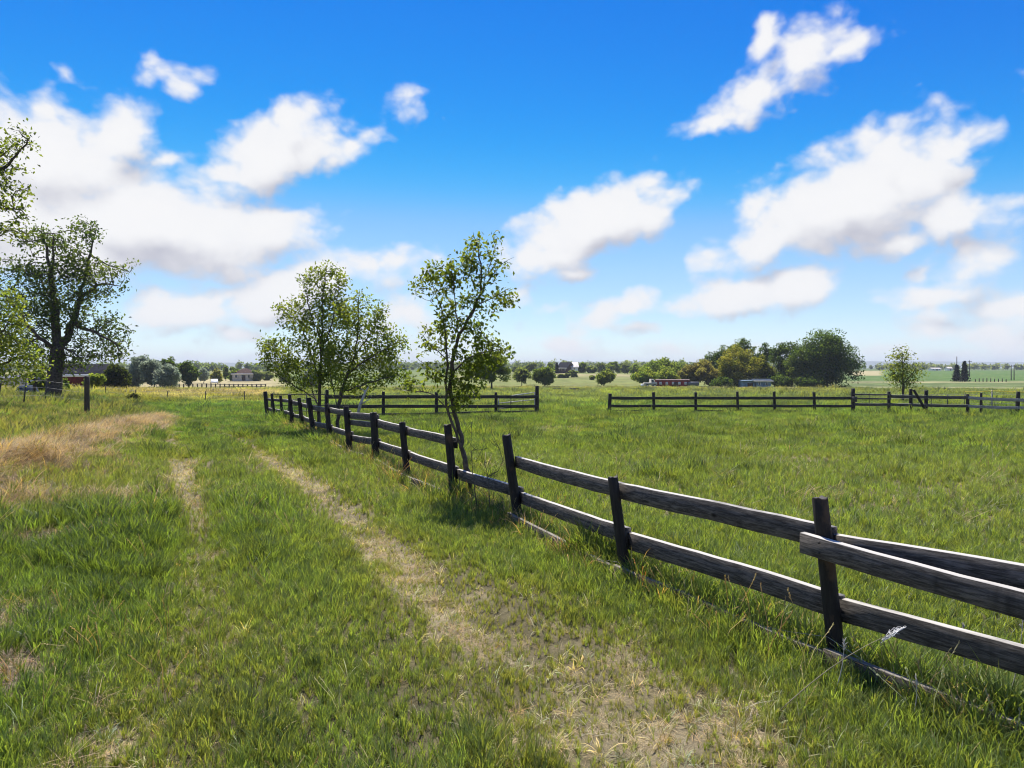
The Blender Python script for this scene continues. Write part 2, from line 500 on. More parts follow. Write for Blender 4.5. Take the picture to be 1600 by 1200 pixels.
M['post_far'] = mat_post('dark_post', (.018, .015, .013), (.07, .045, .03), .4)
M['post_brown'] = mat_post('brown_post', (.04, .03, .022), (.12, .08, .05), .5)
M['steel_dark'] = mat_plain('dark_steel', (.035, .033, .03), .55, .4, 8, .4)
M['steel_pale'] = mat_plain('galvanised_tube', (.42, .42, .38), .45, .2, 10, .5)
M['wire'] = mat_plain('old_wire', (.32, .30, .27), .5, .3, 10, .5)
M['red_paint'] = mat_plain('red_paint', (.22, .035, .03), .75, .35, 1.5)
M['white_paint'] = mat_plain('white_paint', (.72, .71, .68), .6, .12, 2)
M['cream_paint'] = mat_plain('cream_paint', (.40, .37, .31), .6, .2, 2)
M['dark_roof'] = mat_plain('dark_roof', (.022, .022, .027), .95, .3, 3, .02)
M['brown_roof'] = mat_plain('brown_roof', (.075, .05, .042), .95, .3, 3, .03)
M['pale_roof'] = mat_plain('pale_roof', (.5, .46, .42), .6, .25, 2)
M['barn_red'] = mat_plain('barn_red', (.12, .022, .02), .85, .4, 2, .05)
M['rusty_roof'] = mat_plain('rusty_roof', (.24, .17, .15), .8, .3, 2)
M['glass'] = mat_plain('dark_glass', (.03, .04, .05), .12, .2, 2, .6)
M['blue_sheet'] = mat_plain('blue_grey_sheet', (.13, .19, .26), .6, .3, 1.2)
M['blue_tarp'] = mat_plain('blue_tarp', (.05, .065, .09), .9, .4, 4, .03)
M['tyre'] = mat_plain('tyre_rubber', (.02, .02, .02), .85, .2, 6)
M['chrome'] = mat_plain('pale_metal', (.5, .5, .5), .35, .1, 5, .5, .6)
M['grey_tank'] = mat_plain('grey_tank', (.11, .11, .12), .6, .3, 2)
M['black'] = mat_plain('black_plastic', (.015, .015, .017), .5, .3, 4)
M['yellow_tape'] = mat_plain('yellow_tape', (.62, .50, .06), .6, .15, 6)
M['bleached'] = mat_plain('bleached_wood', (.45, .42, .36), .8, .25, 12)
M['straw_stem'] = mat_plain('straw_stem', (.34, .29, .18), .8, .25, 12)
M['twig'] = mat_plain('dead_twig', (.10, .085, .07), .9, .3, 20)
M['fluff'] = mat_plain('white_fluff', (.75, .74, .72), .9, .1, 20)
M['timber_pole'] = mat_plain('timber_pole', (.10, .085, .075), .85, .3, 3)

# ------------------------------------------------------------------ fence line positions used by ground, grass and fence
NEAR = [  # near fence posts, far to near: top column,row / base column,row / radius
    (414, 612, 418, 655, .085), (424, 615, 430, 658, .055), (438, 618, 442, 659, .06), (452, 617, 457, 667, .065), (467, 622, 473, 671, .065),
    (482, 622, 490, 678, .07), (510, 632, 516, 690, .066), (540, 635, 547, 711, .062), (583, 645, 588, 724, .07), (628, 660, 637, 750, .055),
    (699, 664, 710, 782, .058), (791, 681, 811, 820, .06), (958, 747, 979, 908, .048), (1284, 780, 1310, 1046, .05)]
near_base = []
for (tx, ty, bx, by, r) in NEAR:
    near_base.append(G(bx, by))
_a, _b = near_base[-2], near_base[-1]
p_off = _b + (_b - _a) * 1.06
near_base.append(Vector((p_off.x, p_off.y, float(T(p_off.x, p_off.y)))))
FENCE = [(p.x, p.y) for p in near_base]
_e = Vector((FENCE[-1][0] + .9 * 3, FENCE[-1][1] - 1.62 * 3))
FENCE_EXT = FENCE + [(_e.x, _e.y)]
RFENCE_PX = [952, 1022, 1087, 1153, 1211, 1273, 1333, 1389, 1423, 1447, 1512, 1533, 1589, 1650, 1716]
R_D = 34.0


def ground_masks(x, y):
    """composition of the sward: bare/straw soil, dryness, height"""
    dl, dr, df, dw = poly_dist(x, y, TRACK_L), poly_dist(x, y, TRACK_R), poly_dist(x, y, FENCE_EXT), poly_dist(x, y, WINDROW)
    r = np.hypot(x, y)
    n1 = fbm(x * 2.2, y * 2.2, 11, 4); n2 = fbm(x * .55, y * .55, 21, 4); n3 = fbm(x * 6, y * 6, 31, 3)
    wr = .24 + .08 * sst(11, 7, y) + .38 * sst(7, 4, y); wl = .22 + .25 * sst(8, 4, y)
    bl = np.exp(-(dl / wl) ** 2) * (.8 - .25 * sst(7, 4, y)); br = np.exp(-(dr / wr) ** 2) * .95
    bare = np.maximum(bl, br)
    tr = bare
    nearf = sst(9, 6, y)
    n5 = fbm(x * 5.5, y * 5.5, 37, 3)
    bare = np.clip(bare * (1.25 - .25 * nearf) + (n5 - .5) * 1.5 * nearf + (n1 - .5) * (1.7 + .2 * nearf) + (n3 - .5) * 1.2 - (.22 + .14 * nearf), 0, 1) * np.clip(bare * 2.2, 0, 1)
    side = (np.interp(y, [p[1] for p in FENCE_EXT[::-1]], [p[0] for p in FENCE_EXT[::-1]]) < x)   # right of the near fence
    field_bare = np.where(side, np.clip((fbm(x * .45, y * .45, 44, 4) - .63) * 7, 0, 1) * .65, 0)
    lane_bare = np.where(~side, np.clip((fbm(x * .9, y * .9, 48, 4) - .60) * 6, 0, 1) * .45, 0)
    bare = np.maximum(bare, np.maximum(field_bare, lane_bare))
    bare = bare * (1 - .9 * np.exp(-(df / .4) ** 2))
    u = bank_u(x, y)
    bank = sst(-.3, 1.6, u + (n2 - .5) * 1.6) * sst(2, 5, y)
    wind = np.exp(-(dw / .85) ** 2)
    wind = np.clip(wind * 1.6 + (n1 - .55) * 2.4 + (n2 - .5) * 1.0 - .15, 0, 1) * np.clip(wind * 2, 0, 1)
    # low brown patches beside the lane's left edge
    for (cx, cy, sx, sy) in ((-5.2, 9.2, .9, .35), (-4.9, 6.9, .5, .35), (-3.5, 4.75, .45, .35), (-3.0, 3.9, .4, .4), (-6.5, 8.5, .8, .8)):
        wind = np.maximum(wind, np.clip(1.3 * np.exp(-((x - cx) / sx) ** 2 - ((y - cy) / sy) ** 2) + (n1 - .55) * .8, 0, 1) * .9)
    wind = wind * np.clip(1 - np.exp(-(df / .6) ** 2), 0, 1)
    fenced = np.exp(-(df / .30) ** 2)
    return dict(track=np.clip(tr * 1.2, 0, 1), bare=bare, bank=bank, wind=wind, fence=fenced, n1=n1, n2=n2, n3=n3, side=side, r=r, df=df, u=u)


def field_colour(x, y, m):
    """colour of the standing sward as seen from far: natural greens and straw per field"""
    px = CX + F * x / np.maximum(y, 1)
    n = fbm(x * .12, y * .12, 61, 4); ns = fbm(x * .03, y * .10, 67, 4); nt_ = fbm(x * .9, y * .6, 71, 3)
    g0 = np.stack([np.full_like(x, .118), np.full_like(x, .172), np.full_like(x, .036)], -1)
    lush = np.array([.072, .145, .03]); yell = np.array([.225, .225, .06]); straw = np.array([.36, .30, .16]); crop = np.array([.085, .15, .035]); olive = np.array([.125, .165, .055])
    c = g0
    def mx(c, col, f): return c * (1 - f[..., None]) + col * f[..., None]
    c = mx(c, lush, np.where(m['side'], .3, .85) * sst(12, 22, y) * (1 - sst(46, 50, y)))
    c = mx(c, lush, sst(.5, .75, n) * .6)
    c = mx(c, yell, sst(.5, .8, nt_) * .16)
    left = 1 - sst(410, 470, px)
    # far pasture on the left turns to dry yellow grass past a straight edge
    edge = sst(50, 54, y + (n - .5) * 4 + .06 * (px - 300) * .05)
    c = mx(c, yell, edge * left * .85)
    c = mx(c, straw, edge * left * sst(.42, .62, ns) * .7 + left * sst(66, 72, y) * (1 - sst(100, 112, y)) * .45)
    c = mx(c, yell * .95, left * sst(112, 120, y) * .7)
    c = mx(c, straw * 1.05, left * sst(150, 158, y) * (1 - sst(260, 270, y)) * .9)
    # right-hand fields
    right = sst(455, 500, px)
    c = mx(c, olive, right * sst(38, 60, y) * .75)
    c = mx(c, yell, right * sst(60, 90, y) * sst(.5, .68, ns) * .5)
    c = mx(c, straw, right * np.exp(-((y - 128 - (n - .5) * 14) / 9) ** 2) * .55 * (1 - sst(1330, 1345, px)))
    far_r = sst(1318, 1340, px)
    c = mx(c, olive * .9, far_r * sst(90, 100, y) * .8)
    c = mx(c, straw * 1.1, far_r * np.exp(-((y - 205 - (px - 1450) * .05 - (n - .5) * 18) / 9) ** 2) * .85)
    c = mx(c, straw, far_r * np.exp(-((y - 140 + (px - 1500) * .08) / 3.5) ** 2) * sst(.4, .6, n) * .8)
    c = mx(c, crop, sst(1300, 1330, px) * sst(225, 240, y) * .95)
    c = mx(c, straw * 1.1, far_r * (1 - sst(1370, 1385, px)) * sst(330, 350, y) * (1 - sst(560, 600, y)) * .9)
    mid = sst(700, 720, px) * (1 - sst(1300, 1320, px))
    c = mx(c, yell * .9, mid * sst(150, 170, y) * .5)
    c = mx(c, straw, mid * np.exp(-((y - 285) / 26) ** 2) * sst(.42, .55, fbm(x * .05, y * .02, 77, 3)) * .8)
    c = mx(c, np.array([.10, .14, .05]), sst(500, 700, y))
    mot = fbm(x * .35, y * .16, 83, 4)
    c = c * (1 + (mot - .5) * 1.1 * sst(25, 60, y) * (1 - sst(150, 400, y)))[..., None]
    return c


# ------------------------------------------------------------------ ground: one sheet to the horizon
def make_ground():
    a_in = np.radians(np.arange(-41, 41.01, .17))
    a_out = np.radians(np.concatenate([np.arange(41 + 2.5, 180, 3.0)]))
    ang = np.concatenate([-a_out[::-1], a_in, a_out])
    rad = np.concatenate([[.25], np.geomspace(.8, 11500, 520)])
    A, RR = np.meshgrid(ang, rad)
    X, Y = RR * np.sin(A), RR * np.cos(A)
    Z = T(X, Y)
    m = ground_masks(X, Y)
    fc = field_colour(X, Y, m)
    n1, n3 = m['n1'][..., None], m['n3'][..., None]
    thatch = np.array([.15, .128, .07]) * (.55 + .9 * n3)
    soil = np.array([.335, .275, .165]) * (.55 + .85 * n3)
    dead = np.array([.31, .245, .17]) * (.6 + .7 * n3)
    lod = sst(18, 62, RR)[..., None]
    c = thatch * (1 - lod) + fc * lod
    b = (m['bare'] * (1 - .35 * lod[..., 0]))[..., None]
    b = b * (.5 + .3 * sst(.5, .7, m['n1']))[..., None]; c = c * (1 - b) + soil * b
    w = m['wind'][..., None]
    c = c * (1 - w) + dead * w
    bk = (m['bank'] * (1 - sst(46, 60, Y)) * .5)[..., None]
    c = c * (1 - bk) + np.array([.22, .18, .08]) * bk
    nr, na = A.shape
    v = np.stack([X, Y, Z], -1).reshape(-1, 3)
    i = np.arange(nr - 1)[:, None] * na; j = np.arange(na)[None, :]; j2 = (j + 1) % na
    q = np.stack([i + j, i + j2, i + na + j2, i + na + j], -1).reshape(-1, 4)
    t = np.stack([np.full(na, len(v)), j2[0], j[0]], -1)
    v = np.concatenate([v, [[0, 0, float(T(0, 0))]]]); c = np.concatenate([c.reshape(-1, 3), [[.12, .105, .05]]])
    mt, nt, bs = pbr('meadow_ground', .95, .1)
    at = nd(nt, 'ShaderNodeAttribute', attribute_name='col')
    geo = nd(nt, 'ShaderNodeNewGeometry')
    f1 = noise(nt, 48, 8, .75, geo.outputs['Position']); f2 = noise(nt, 2.5, 7, .65, geo.outputs['Position']); f3 = noise(nt, .22, 6, .65, geo.outputs['Position'])
    k = mth(nt, 'ADD', mth(nt, 'MULTIPLY', f1, .8), mth(nt, 'ADD', mth(nt, 'MULTIPLY', f2, .9), mth(nt, 'MULTIPLY', f3, .8)))
    k = mth(nt, 'MULTIPLY_ADD', k, .95, -.22)
    kk = nd(nt, 'ShaderNodeCombineColor'); [lk(nt, k, kk.inputs[i]) for i in range(3)]
    lk(nt, mixc(nt, 1.0, at.outputs['Color'], kk.outputs[0], 'MULTIPLY'), bs.inputs['Base Color'])
    bump(nt, bs, mth(nt, 'ADD', f1, mth(nt, 'MULTIPLY', f2, 3.0)), .8, .03)
    o = link('ground', np_mesh('ground', v, [q, t], mt, {'col': c}, True))
    o['kind'] = 'structure'
    return o


make_ground()


def make_hills():
    x = np.linspace(-7000, 9000, 260)
    rows = [(5200, 0.0), (5450, .5), (5700, .85), (5950, 1.0), (6300, .9), (6800, .0)]
    h = 42 + 30 * fbm(x * .00045, x * 0 + 3.3, 91, 5) * sst(-2500, 3500, x) + 10 * fbm(x * .003, x * 0, 93, 3)
    v = np.concatenate([np.stack([x, np.full_like(x, y) + 60 * np.sin(x * .002), h * k + 1 - 3 * (k == 0)], -1) for y, k in rows])
    n = len(x); q = [(i * n + j, i * n + j + 1, (i + 1) * n + j + 1, (i + 1) * n + j) for i in range(len(rows) - 1) for j in range(n - 1)]
    o = link('distant_hills', np_mesh('distant_hills', v, np.array(q), mat_plain('hill_grass', (.09, .105, .06), .95, .35, .004), None, True))
    o['kind'] = 'structure'


make_hills()

# ------------------------------------------------------------------ near wooden fence
def plank_mesh(name, L, h, th, mat, seed, warp=.005, sag=0.0, n=10):
    """a board along +X from 0 to L, height h (z, centred), thickness th, with worn uneven edges"""
    rg = np.random.default_rng(seed)
    xs = np.linspace(0, L, n + 1); ph = rg.random(6) * 6.28
    top = h / 2 + warp * .4 * np.sin(xs * 2.3 + ph[0]) + rg.normal(0, .0016, n + 1)
    bot = -h / 2 + warp * .4 * np.sin(xs * 1.9 + ph[1]) + rg.normal(0, .002, n + 1)
    cz = -sag * 4 * (xs / L) * (1 - xs / L) + warp * np.sin(xs * 1.4 + ph[2]) * np.sin(np.pi * xs / L)
    cy = warp * 1.3 * np.sin(xs * 1.7 + ph[3]) * np.sin(np.pi * xs / L)
    e = min(.003, th * .2)
    sec = []
    for i in range(n + 1):
        t_, b_ = top[i] + cz[i], bot[i] + cz[i]; y = cy[i]
        sec.append([(xs[i], y - th / 2, b_ + e), (xs[i], y - th / 2, t_ - e), (xs[i], y - th / 2 + e, t_), (xs[i], y + th / 2 - e, t_),
                    (xs[i], y + th / 2, t_ - e), (xs[i], y + th / 2, b_ + e), (xs[i], y + th / 2 - e, b_), (xs[i], y - th / 2 + e, b_)])
    v = np.array(sec).reshape(-1, 3); q = []
    for i in range(n):
        for k in range(8):
            a, b = i * 8 + k, i * 8 + (k + 1) % 8
            q.append((a, b, b + 8, a + 8))
    caps = [np.array([list(range(8))[::-1], [n * 8 + k for k in range(8)]])]
    return np_mesh(name, v, [np.array(q)] + caps, mat)


def plank_between(name, a, b, h, th, mat, parent, seed, sag=0.0, warp=.005, label=None, over=0.0):
    a, b = Vector(a), Vector(b); d = b - a; L = d.length
    a = a - d / L * over; L += 2 * over
    me = plank_mesh(name, L, h, th, mat, seed, warp, sag)
    o = link(name, me, parent)
    x = d.normalized(); y = Vector((0, 0, 1)).cross(x).normalized(); z = x.cross(y)
    o.matrix_local = Matrix.Translation(a) @ Matrix((x, y, z)).transposed().to_4x4()
    if label: o['label'] = label
    return o


def post_mesh(name, H, r, mat, seed, sides=14, rings=7, taper=.9):
    rg = np.random.default_rng(seed); th = np.arange(sides) * 2 * math.pi / sides
    lob = 1 + .05 * np.sin(2 * th + rg.random() * 6) + .035 * np.sin(3 * th + rg.random() * 6)
    v = []; zs = np.linspace(-.3, H, rings)
    for i, z in enumerate(zs):
        k = r * (1 + (taper - 1) * i / (rings - 1)) * lob * (1 + rg.normal(0, .018, sides))
        v.append(np.stack([k * np.cos(th), k * np.sin(th), np.full(sides, z) + (rg.normal(0, .006, sides) if i == rings - 1 else 0)], -1))
    # worn chamfer and a slightly sunk, cracked cut face
    tr = v[-1].copy(); tr[:, :2] *= .9; tr[:, 2] += .006; v.append(tr)
    q = [(i * sides + k, i * sides + (k + 1) % sides, (i + 1) * sides + (k + 1) % sides, (i + 1) * sides + k) for i in range(rings) for k in range(sides)]
    V = np.concatenate(v + [[[rg.normal(0, .1) * r, rg.normal(0, .1) * r, H + .003]]])
    t = [(rings * sides + k, rings * sides + (k + 1) % sides, len(V) - 1) for k in range(sides)]
    me = np_mesh(name, V, [np.array(q), np.array(t)], mat)
    return me


def place_post(parent, base, top, r, mat, seed, org=Vector((0, 0, 0)), name='post', label=None):
    base, top = Vector(base), Vector(top)
    d = top - base
    o = link(name, post_mesh(name, d.length, r, mat, seed), parent)
    o.matrix_local = Matrix.Translation(base - org) @ d.to_track_quat('Z', 'Y').to_matrix().to_4x4()
    if label: o['label'] = label
    return o


def zrow(py, d):
    return CAMZ - (py - HZ) / F * d


def near_fence():
    org = near_base[7].copy()
    t = thing('wooden_fence', 'long weathered two-rail fence of leaning black posts running beside the grass lane', 'fence', org)
    tops = []
    for i, (tx, ty, bx, by, r) in enumerate(NEAR):
        b = near_base[i]; d = b.y
        tp = Vector(pt(tx, ty, d)); tp.y = d + .02
        tops.append(tp)
        place_post(t, b, tp, r, M['post'], 100 + i, org)
    b = near_base[-1]; place_post(t, b, b + Vector((-.06, .02, .98)), .052, M['post'], 140, org)
    fd = [(Vector(FENCE[i + 1]) - Vector(FENCE[i])).normalized() for i in range(len(FENCE) - 1)]

    def onpost(i, z, off):
        """point on post i's axis at height z, pushed off the axis to the field side"""
        b = near_base[i]; k = min(i, len(fd) - 1)
        if i < len(NEAR):
            tp = tops[i]; f = (z - b.z) / max(.2, tp.z - b.z)
            p = b.lerp(tp, f)
        else:
            p = b + Vector((-.06, .02, .98)) * ((z - b.z) / .98)
        nrm = Vector((fd[k].y, -fd[k].x, 0)); 
        if nrm.x < 0: nrm = -nrm
        q = p + nrm * off
        return Vector((q.x, q.y, z)) - org
    rails = [  # post, post, rows at the first (top, bottom), rows at the second
        (0, 1, (622, 626), (623, 627)), (0, 1, (637, 642), (639, 644)), (1, 2, (623, 627), (624, 628)), (1, 2, (639, 644), (641, 646)),
        (2, 3, (623, 628), (625, 630)), (2, 3, (641, 646), (645, 650)), (3, 4, (626, 632), (629, 635)), (3, 4, (647, 652), (650, 656)),
        (4, 5, (630, 636), (633, 640)), (4, 5, (651, 657), (656, 663)), (5, 6, (634, 641), (638, 646)), (5, 6, (659, 666), (664, 672)),
        (6, 7, (637, 645), (642, 651)), (6, 7, (667, 674), (675, 684)), (7, 8, (645, 654), (648, 660)), (7, 8, (657, 664), (661, 669)), (7, 8, (680, 689), (686, 697)),
        (8, 9, (655, 667), (667, 680)), (8, 9, (690, 701), (705, 719)), (9, 10, (669, 680), (684, 699)), (9, 10, (706, 719), (730, 745)),
        (10, 11, (733, 749), (763, 780)), (11, 12, (713, 732), (757, 779)), (11, 12, (769, 788), (828, 851)),
        (12, 13, (755, 784), (829, 860)), (12, 13, (832, 861), (936, 971))]
    k = 0
    for (a, b_, (ta, ba), (tb, bb)) in rails:
        da, db = near_base[a].y, near_base[b_].y
        za, zb = zrow((ta + ba) / 2, da), zrow((tb + bb) / 2, db)
        h = .5 * ((ba - ta) / F * da + (bb - tb) / F * db)
        k += 1
        off = .078 + .004 * (k % 3)
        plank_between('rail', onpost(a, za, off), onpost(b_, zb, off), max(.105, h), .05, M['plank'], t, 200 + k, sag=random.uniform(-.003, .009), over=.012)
    n = len(NEAR) - 1
    off = .085
    dm = 3.14; f = .514 / 1.06
    def ext(z1, zm): return z1 + (zm - z1) / f * 1.0
    zl1, zlm = zrow(957, near_base[n].y), zrow(1047, dm)
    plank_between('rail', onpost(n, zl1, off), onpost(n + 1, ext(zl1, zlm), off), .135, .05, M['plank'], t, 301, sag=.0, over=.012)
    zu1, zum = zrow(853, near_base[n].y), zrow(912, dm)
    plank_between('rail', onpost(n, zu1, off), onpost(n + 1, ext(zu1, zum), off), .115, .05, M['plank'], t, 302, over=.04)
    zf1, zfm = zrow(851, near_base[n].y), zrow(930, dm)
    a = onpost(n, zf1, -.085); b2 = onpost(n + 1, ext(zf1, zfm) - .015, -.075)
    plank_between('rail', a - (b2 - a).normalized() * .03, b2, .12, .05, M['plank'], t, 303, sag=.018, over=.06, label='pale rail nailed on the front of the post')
    fr_d = (b2 - a).normalized(); fn = Vector((0, 0, 1)).cross(fr_d).normalized()
    if fn.y > 0: fn = -fn
    for q in (.03, -.03):
        p = a + fr_d * .035 + Vector((0, 0, q)) + fn * .0255
        MB().tube([p, p + fn * .004], .006, 8).build('nail', M['steel_dark'], t)
    # fallen boards along the foot of the fence
    for i in range(len(FENCE) - 1):
        if i in (1, 3, 10): continue
        A = onpost(i, near_base[i].z + random.uniform(.05, .10), -.11); B = onpost(i + 1, near_base[i + 1].z + random.uniform(.05, .10), -.12)
        f0, f1 = (.0, 1.0) if i > 10 else (random.uniform(0, .2), random.uniform(.75, 1.0))
        o = plank_between('ground_board', A.lerp(B, f0), A.lerp(B, f1), .12, .04, M['plank_ground'], t, 400 + i, sag=.012, warp=.012)
    # bolts of broken timber on the post beside the sapling
    MB().box(onpost(10, zrow(695, near_base[10].y), .09), (.03, .035, .05)).build('cleat', M['post'], t)
    # loose wire along the bottom
    w = MB()
    pts = []
    for i in range(8, len(FENCE)):
        A = onpost(i, near_base[i].z + .16 + .05 * math.sin(i * 2.1), -.07); pts.append(A)
    fine = []
    for a, b in zip(pts[:-1], pts[1:]):
        for s in np.linspace(0, 1, 9)[:-1]:
            p = a.lerp(b, s); p.z -= .10 * 4 * s * (1 - s); p.x -= .05 * math.sin(s * 3.1); fine.append(tuple(p))
    w.tube(fine, .0016, 4); w.build('wire', M['wire'], t)
    return t


near_fence()


# ------------------------------------------------------------------ fences across the field
def field_fence(label, posts, rails, mat_rails, top_h, org_i=0, seedb=500):
    pass


def mid_fence():
    px = [511, 599, 682, 775, 839]
    base = [gp(511, 27.6), gp(599, 29.2), gp(682, 30.6), gp(775, 32.2), gp(839, 33.2)]
    tops = [609, 612, 613, 613, 603]
    org = base[0].copy()
    t = thing('paddock_fence', 'dark three-rail fence crossing behind the saplings, ending at a tall post', 'fence', org)
    for i, b in enumerate(base):
        z = zrow(tops[i], b.y)
        place_post(t, b, (b.x, b.y, z), .1 if i == 4 else .075, M['post_far'], 510 + i, org)
    for i in range(4):
        a, b = base[i], base[i + 1]
        for (ra, rb, h) in (((620, 619.5, .15)), (634.5, 634.5, .14), (648, 647.5, .12)):
            A = Vector((a.x, a.y - .09, zrow(ra, a.y) if ra < 640 else a.z + .15)) - org; B = Vector((b.x, b.y - .09, zrow(rb, b.y) if ra < 640 else b.z + .15)) - org
            plank_between('rail', A, B, h, .04, M['plank_dark'], t, 520 + i * 5 + int(ra) % 5, sag=.01, over=.03)
    return base


mid_base = mid_fence()


def tube_gate(label, a, b, rows, mat, group, rad, lift=0.0, n_up=3, slope=0.0):
    org = Vector(a)
    t = thing('tube_gate', label, 'gate', org, group)
    d = Vector(b) - org
    H = rows[-1]
    MB().tube([(0, 0, rows[0]), (0, 0, H)], rad * 1.2, 8).build('end_tube', mat, t)
    MB().tube([d + Vector((0, 0, rows[0])), d + Vector((0, 0, H + slope))], rad * 1.2, 8).build('end_tube', mat, t)
    for k, z in enumerate(rows):
        z2 = z + slope * (z / H)
        MB().tube([Vector((0, 0, z)), d * .5 + Vector((0, 0, (z + z2) / 2)), d + Vector((0, 0, z2))], rad, 8).build('bar', mat, t)
    for k in range(1, n_up + 1):
        p = d * (k / (n_up + 1))
        MB().tube([p + Vector((0, -.02, rows[0])), p + Vector((0, -.02, H + slope * k / (n_up + 1)))], rad * .9, 6).build('upright', M['steel_dark'], t)
    return t


tube_gate('pale galvanised tube gate leaning against the end of the paddock fence', mid_base[3] + Vector((.12, .12, 0)), mid_base[4] + Vector((-.1, .1, 0)),
          [.06, .3, .55, .82], M['steel_pale'], None, .022, n_up=2, slope=.25)
ca = near_base[0] + Vector((.1, .15, 0))
tube_gate('dark rusty tube gate closing the far corner behind the first fence posts', ca, gp(508, 27.5), [.12, .35, .58, .8, 1.03], M['steel_dark'], None, .02, n_up=2)


def right_fence():
    base = [gp(p, R_D - .004 * (p - 952) * (1 if p > 1333 else .3)) for p in RFENCE_PX]
    tops = [615, 613, 613, 612, 612, 613, 607, 612, 608, 610, 616, 614, 612, 612, 612]
    rr = [.1, .075, .07, .07, .075, .075, .1, .075, .08, .085, .075, .06, .085, .08, .08]
    org = base[6].copy()
    t = thing('field_fence', 'two-rail fence across the right field, dark boards turning pale grey towards the right', 'fence', org)
    for i, b in enumerate(base):
        z = zrow(tops[i], b.y)
        lean = (-.04, .03, 0, .03, .05, .04, 0, 0, 0, 0, .0, 0, -.06, 0, 0)[i]
        place_post(t, b, (b.x - lean, b.y, z), rr[i], M['post_far'], 600 + i, org)
    def P(i, row, off=-.1):
        b = base[i]; return Vector((b.x, b.y + off, zrow(row, b.y))) - org
    for i in range(len(base) - 1):
        if i < 6:
            up, lo, mat = (621.8, 621.8), (634, 634), M['plank_dark']
        elif i == 6:
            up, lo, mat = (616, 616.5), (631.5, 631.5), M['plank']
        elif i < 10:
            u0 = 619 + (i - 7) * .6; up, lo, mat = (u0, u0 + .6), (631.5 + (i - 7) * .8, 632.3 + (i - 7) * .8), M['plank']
        else:
            u0 = 621 + (i - 10) * 1.8; up, lo, mat = (u0, u0 + 1.8), (634 + (i - 10) * 1.4, 635.4 + (i - 10) * 1.4), M['plank_pale']
        h = .14 if i != 6 else .07
        plank_between('rail', P(i, up[0]), P(i + 1, up[1]), h, .04, mat, t, 620 + i, sag=.01, over=.04)
        plank_between('rail', P(i, lo[0]), P(i + 1, lo[1]), .13, .04, mat, t, 650 + i, sag=.015, over=.04)
        if i == 6:
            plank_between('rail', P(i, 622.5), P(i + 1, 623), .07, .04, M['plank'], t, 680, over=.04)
        if i in (0, 2, 3, 4):
            a, b = base[i] - org, base[i + 1] - org
            f1 = .72 if i == 0 else 1.0
            plank_between('ground_board', a + Vector((0, -.16, .13)), (a + Vector((0, -.16, .13))).lerp(b + Vector((0, -.16, .13)), f1), .12, .04, M['plank_dark'], t, 700 + i)
    b8, b9 = base[8], base[9]
    A = Vector((b8.x + .06, b8.y - .13, zrow(609, b8.y))); B = Vector((b9.x - .1, b9.y - .13, zrow(640, b9.y)))
    place_post(t, B, A, .06, M['post_far'], 690, org, 'brace', 'diagonal brace between two posts')
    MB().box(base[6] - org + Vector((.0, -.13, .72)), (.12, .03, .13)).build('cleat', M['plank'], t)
    return base


r_base = right_fence()


def wire_fence_back():
    """thin wire fence with slim posts behind the right field fence, with a yellow tape"""
    pxs = [1358, 1455, 1480, 1507, 1550, 1605]
    base = [gp(p, 38.5) for p in pxs]
    org = base[0].copy()
    t = thing('wire_fence', 'slim wire fence with thin stakes standing just behind the right field fence', 'fence', org)
    hts = [.95, .85, .85, .95, 1.12, .9]
    for i, b in enumerate(base):
        MB().tube([b - org + Vector((0, 0, -.2)), b - org + Vector((random.uniform(-.03, .03), 0, hts[i]))], .022 if i not in (4,) else .035, 6).build('stake', M['steel_dark'] if i != 4 else M['plank_pale'], t)
    for z in (.35, .62, .85):
        MB().tube([b - org + Vector((0, 0, z)) for b in base], .006, 4).build('wire', M['wire'], t)
    a, m, b = base[3] + Vector((0, -.04, 1.0)), base[4] + Vector((0, -.04, 1.06)), base[5] + Vector((2.5, -.04, .98))
    o = MB().tube([a, a.lerp(m, .5) - Vector((0, 0, .03)), m, m.lerp(b, .5) - Vector((0, 0, .05)), b], .022, 5).build('tape', M['yellow_tape'])
    tagm(o, 'yellow tape strung above the pale rails at the right edge', 'tape')


wire_fence_back()


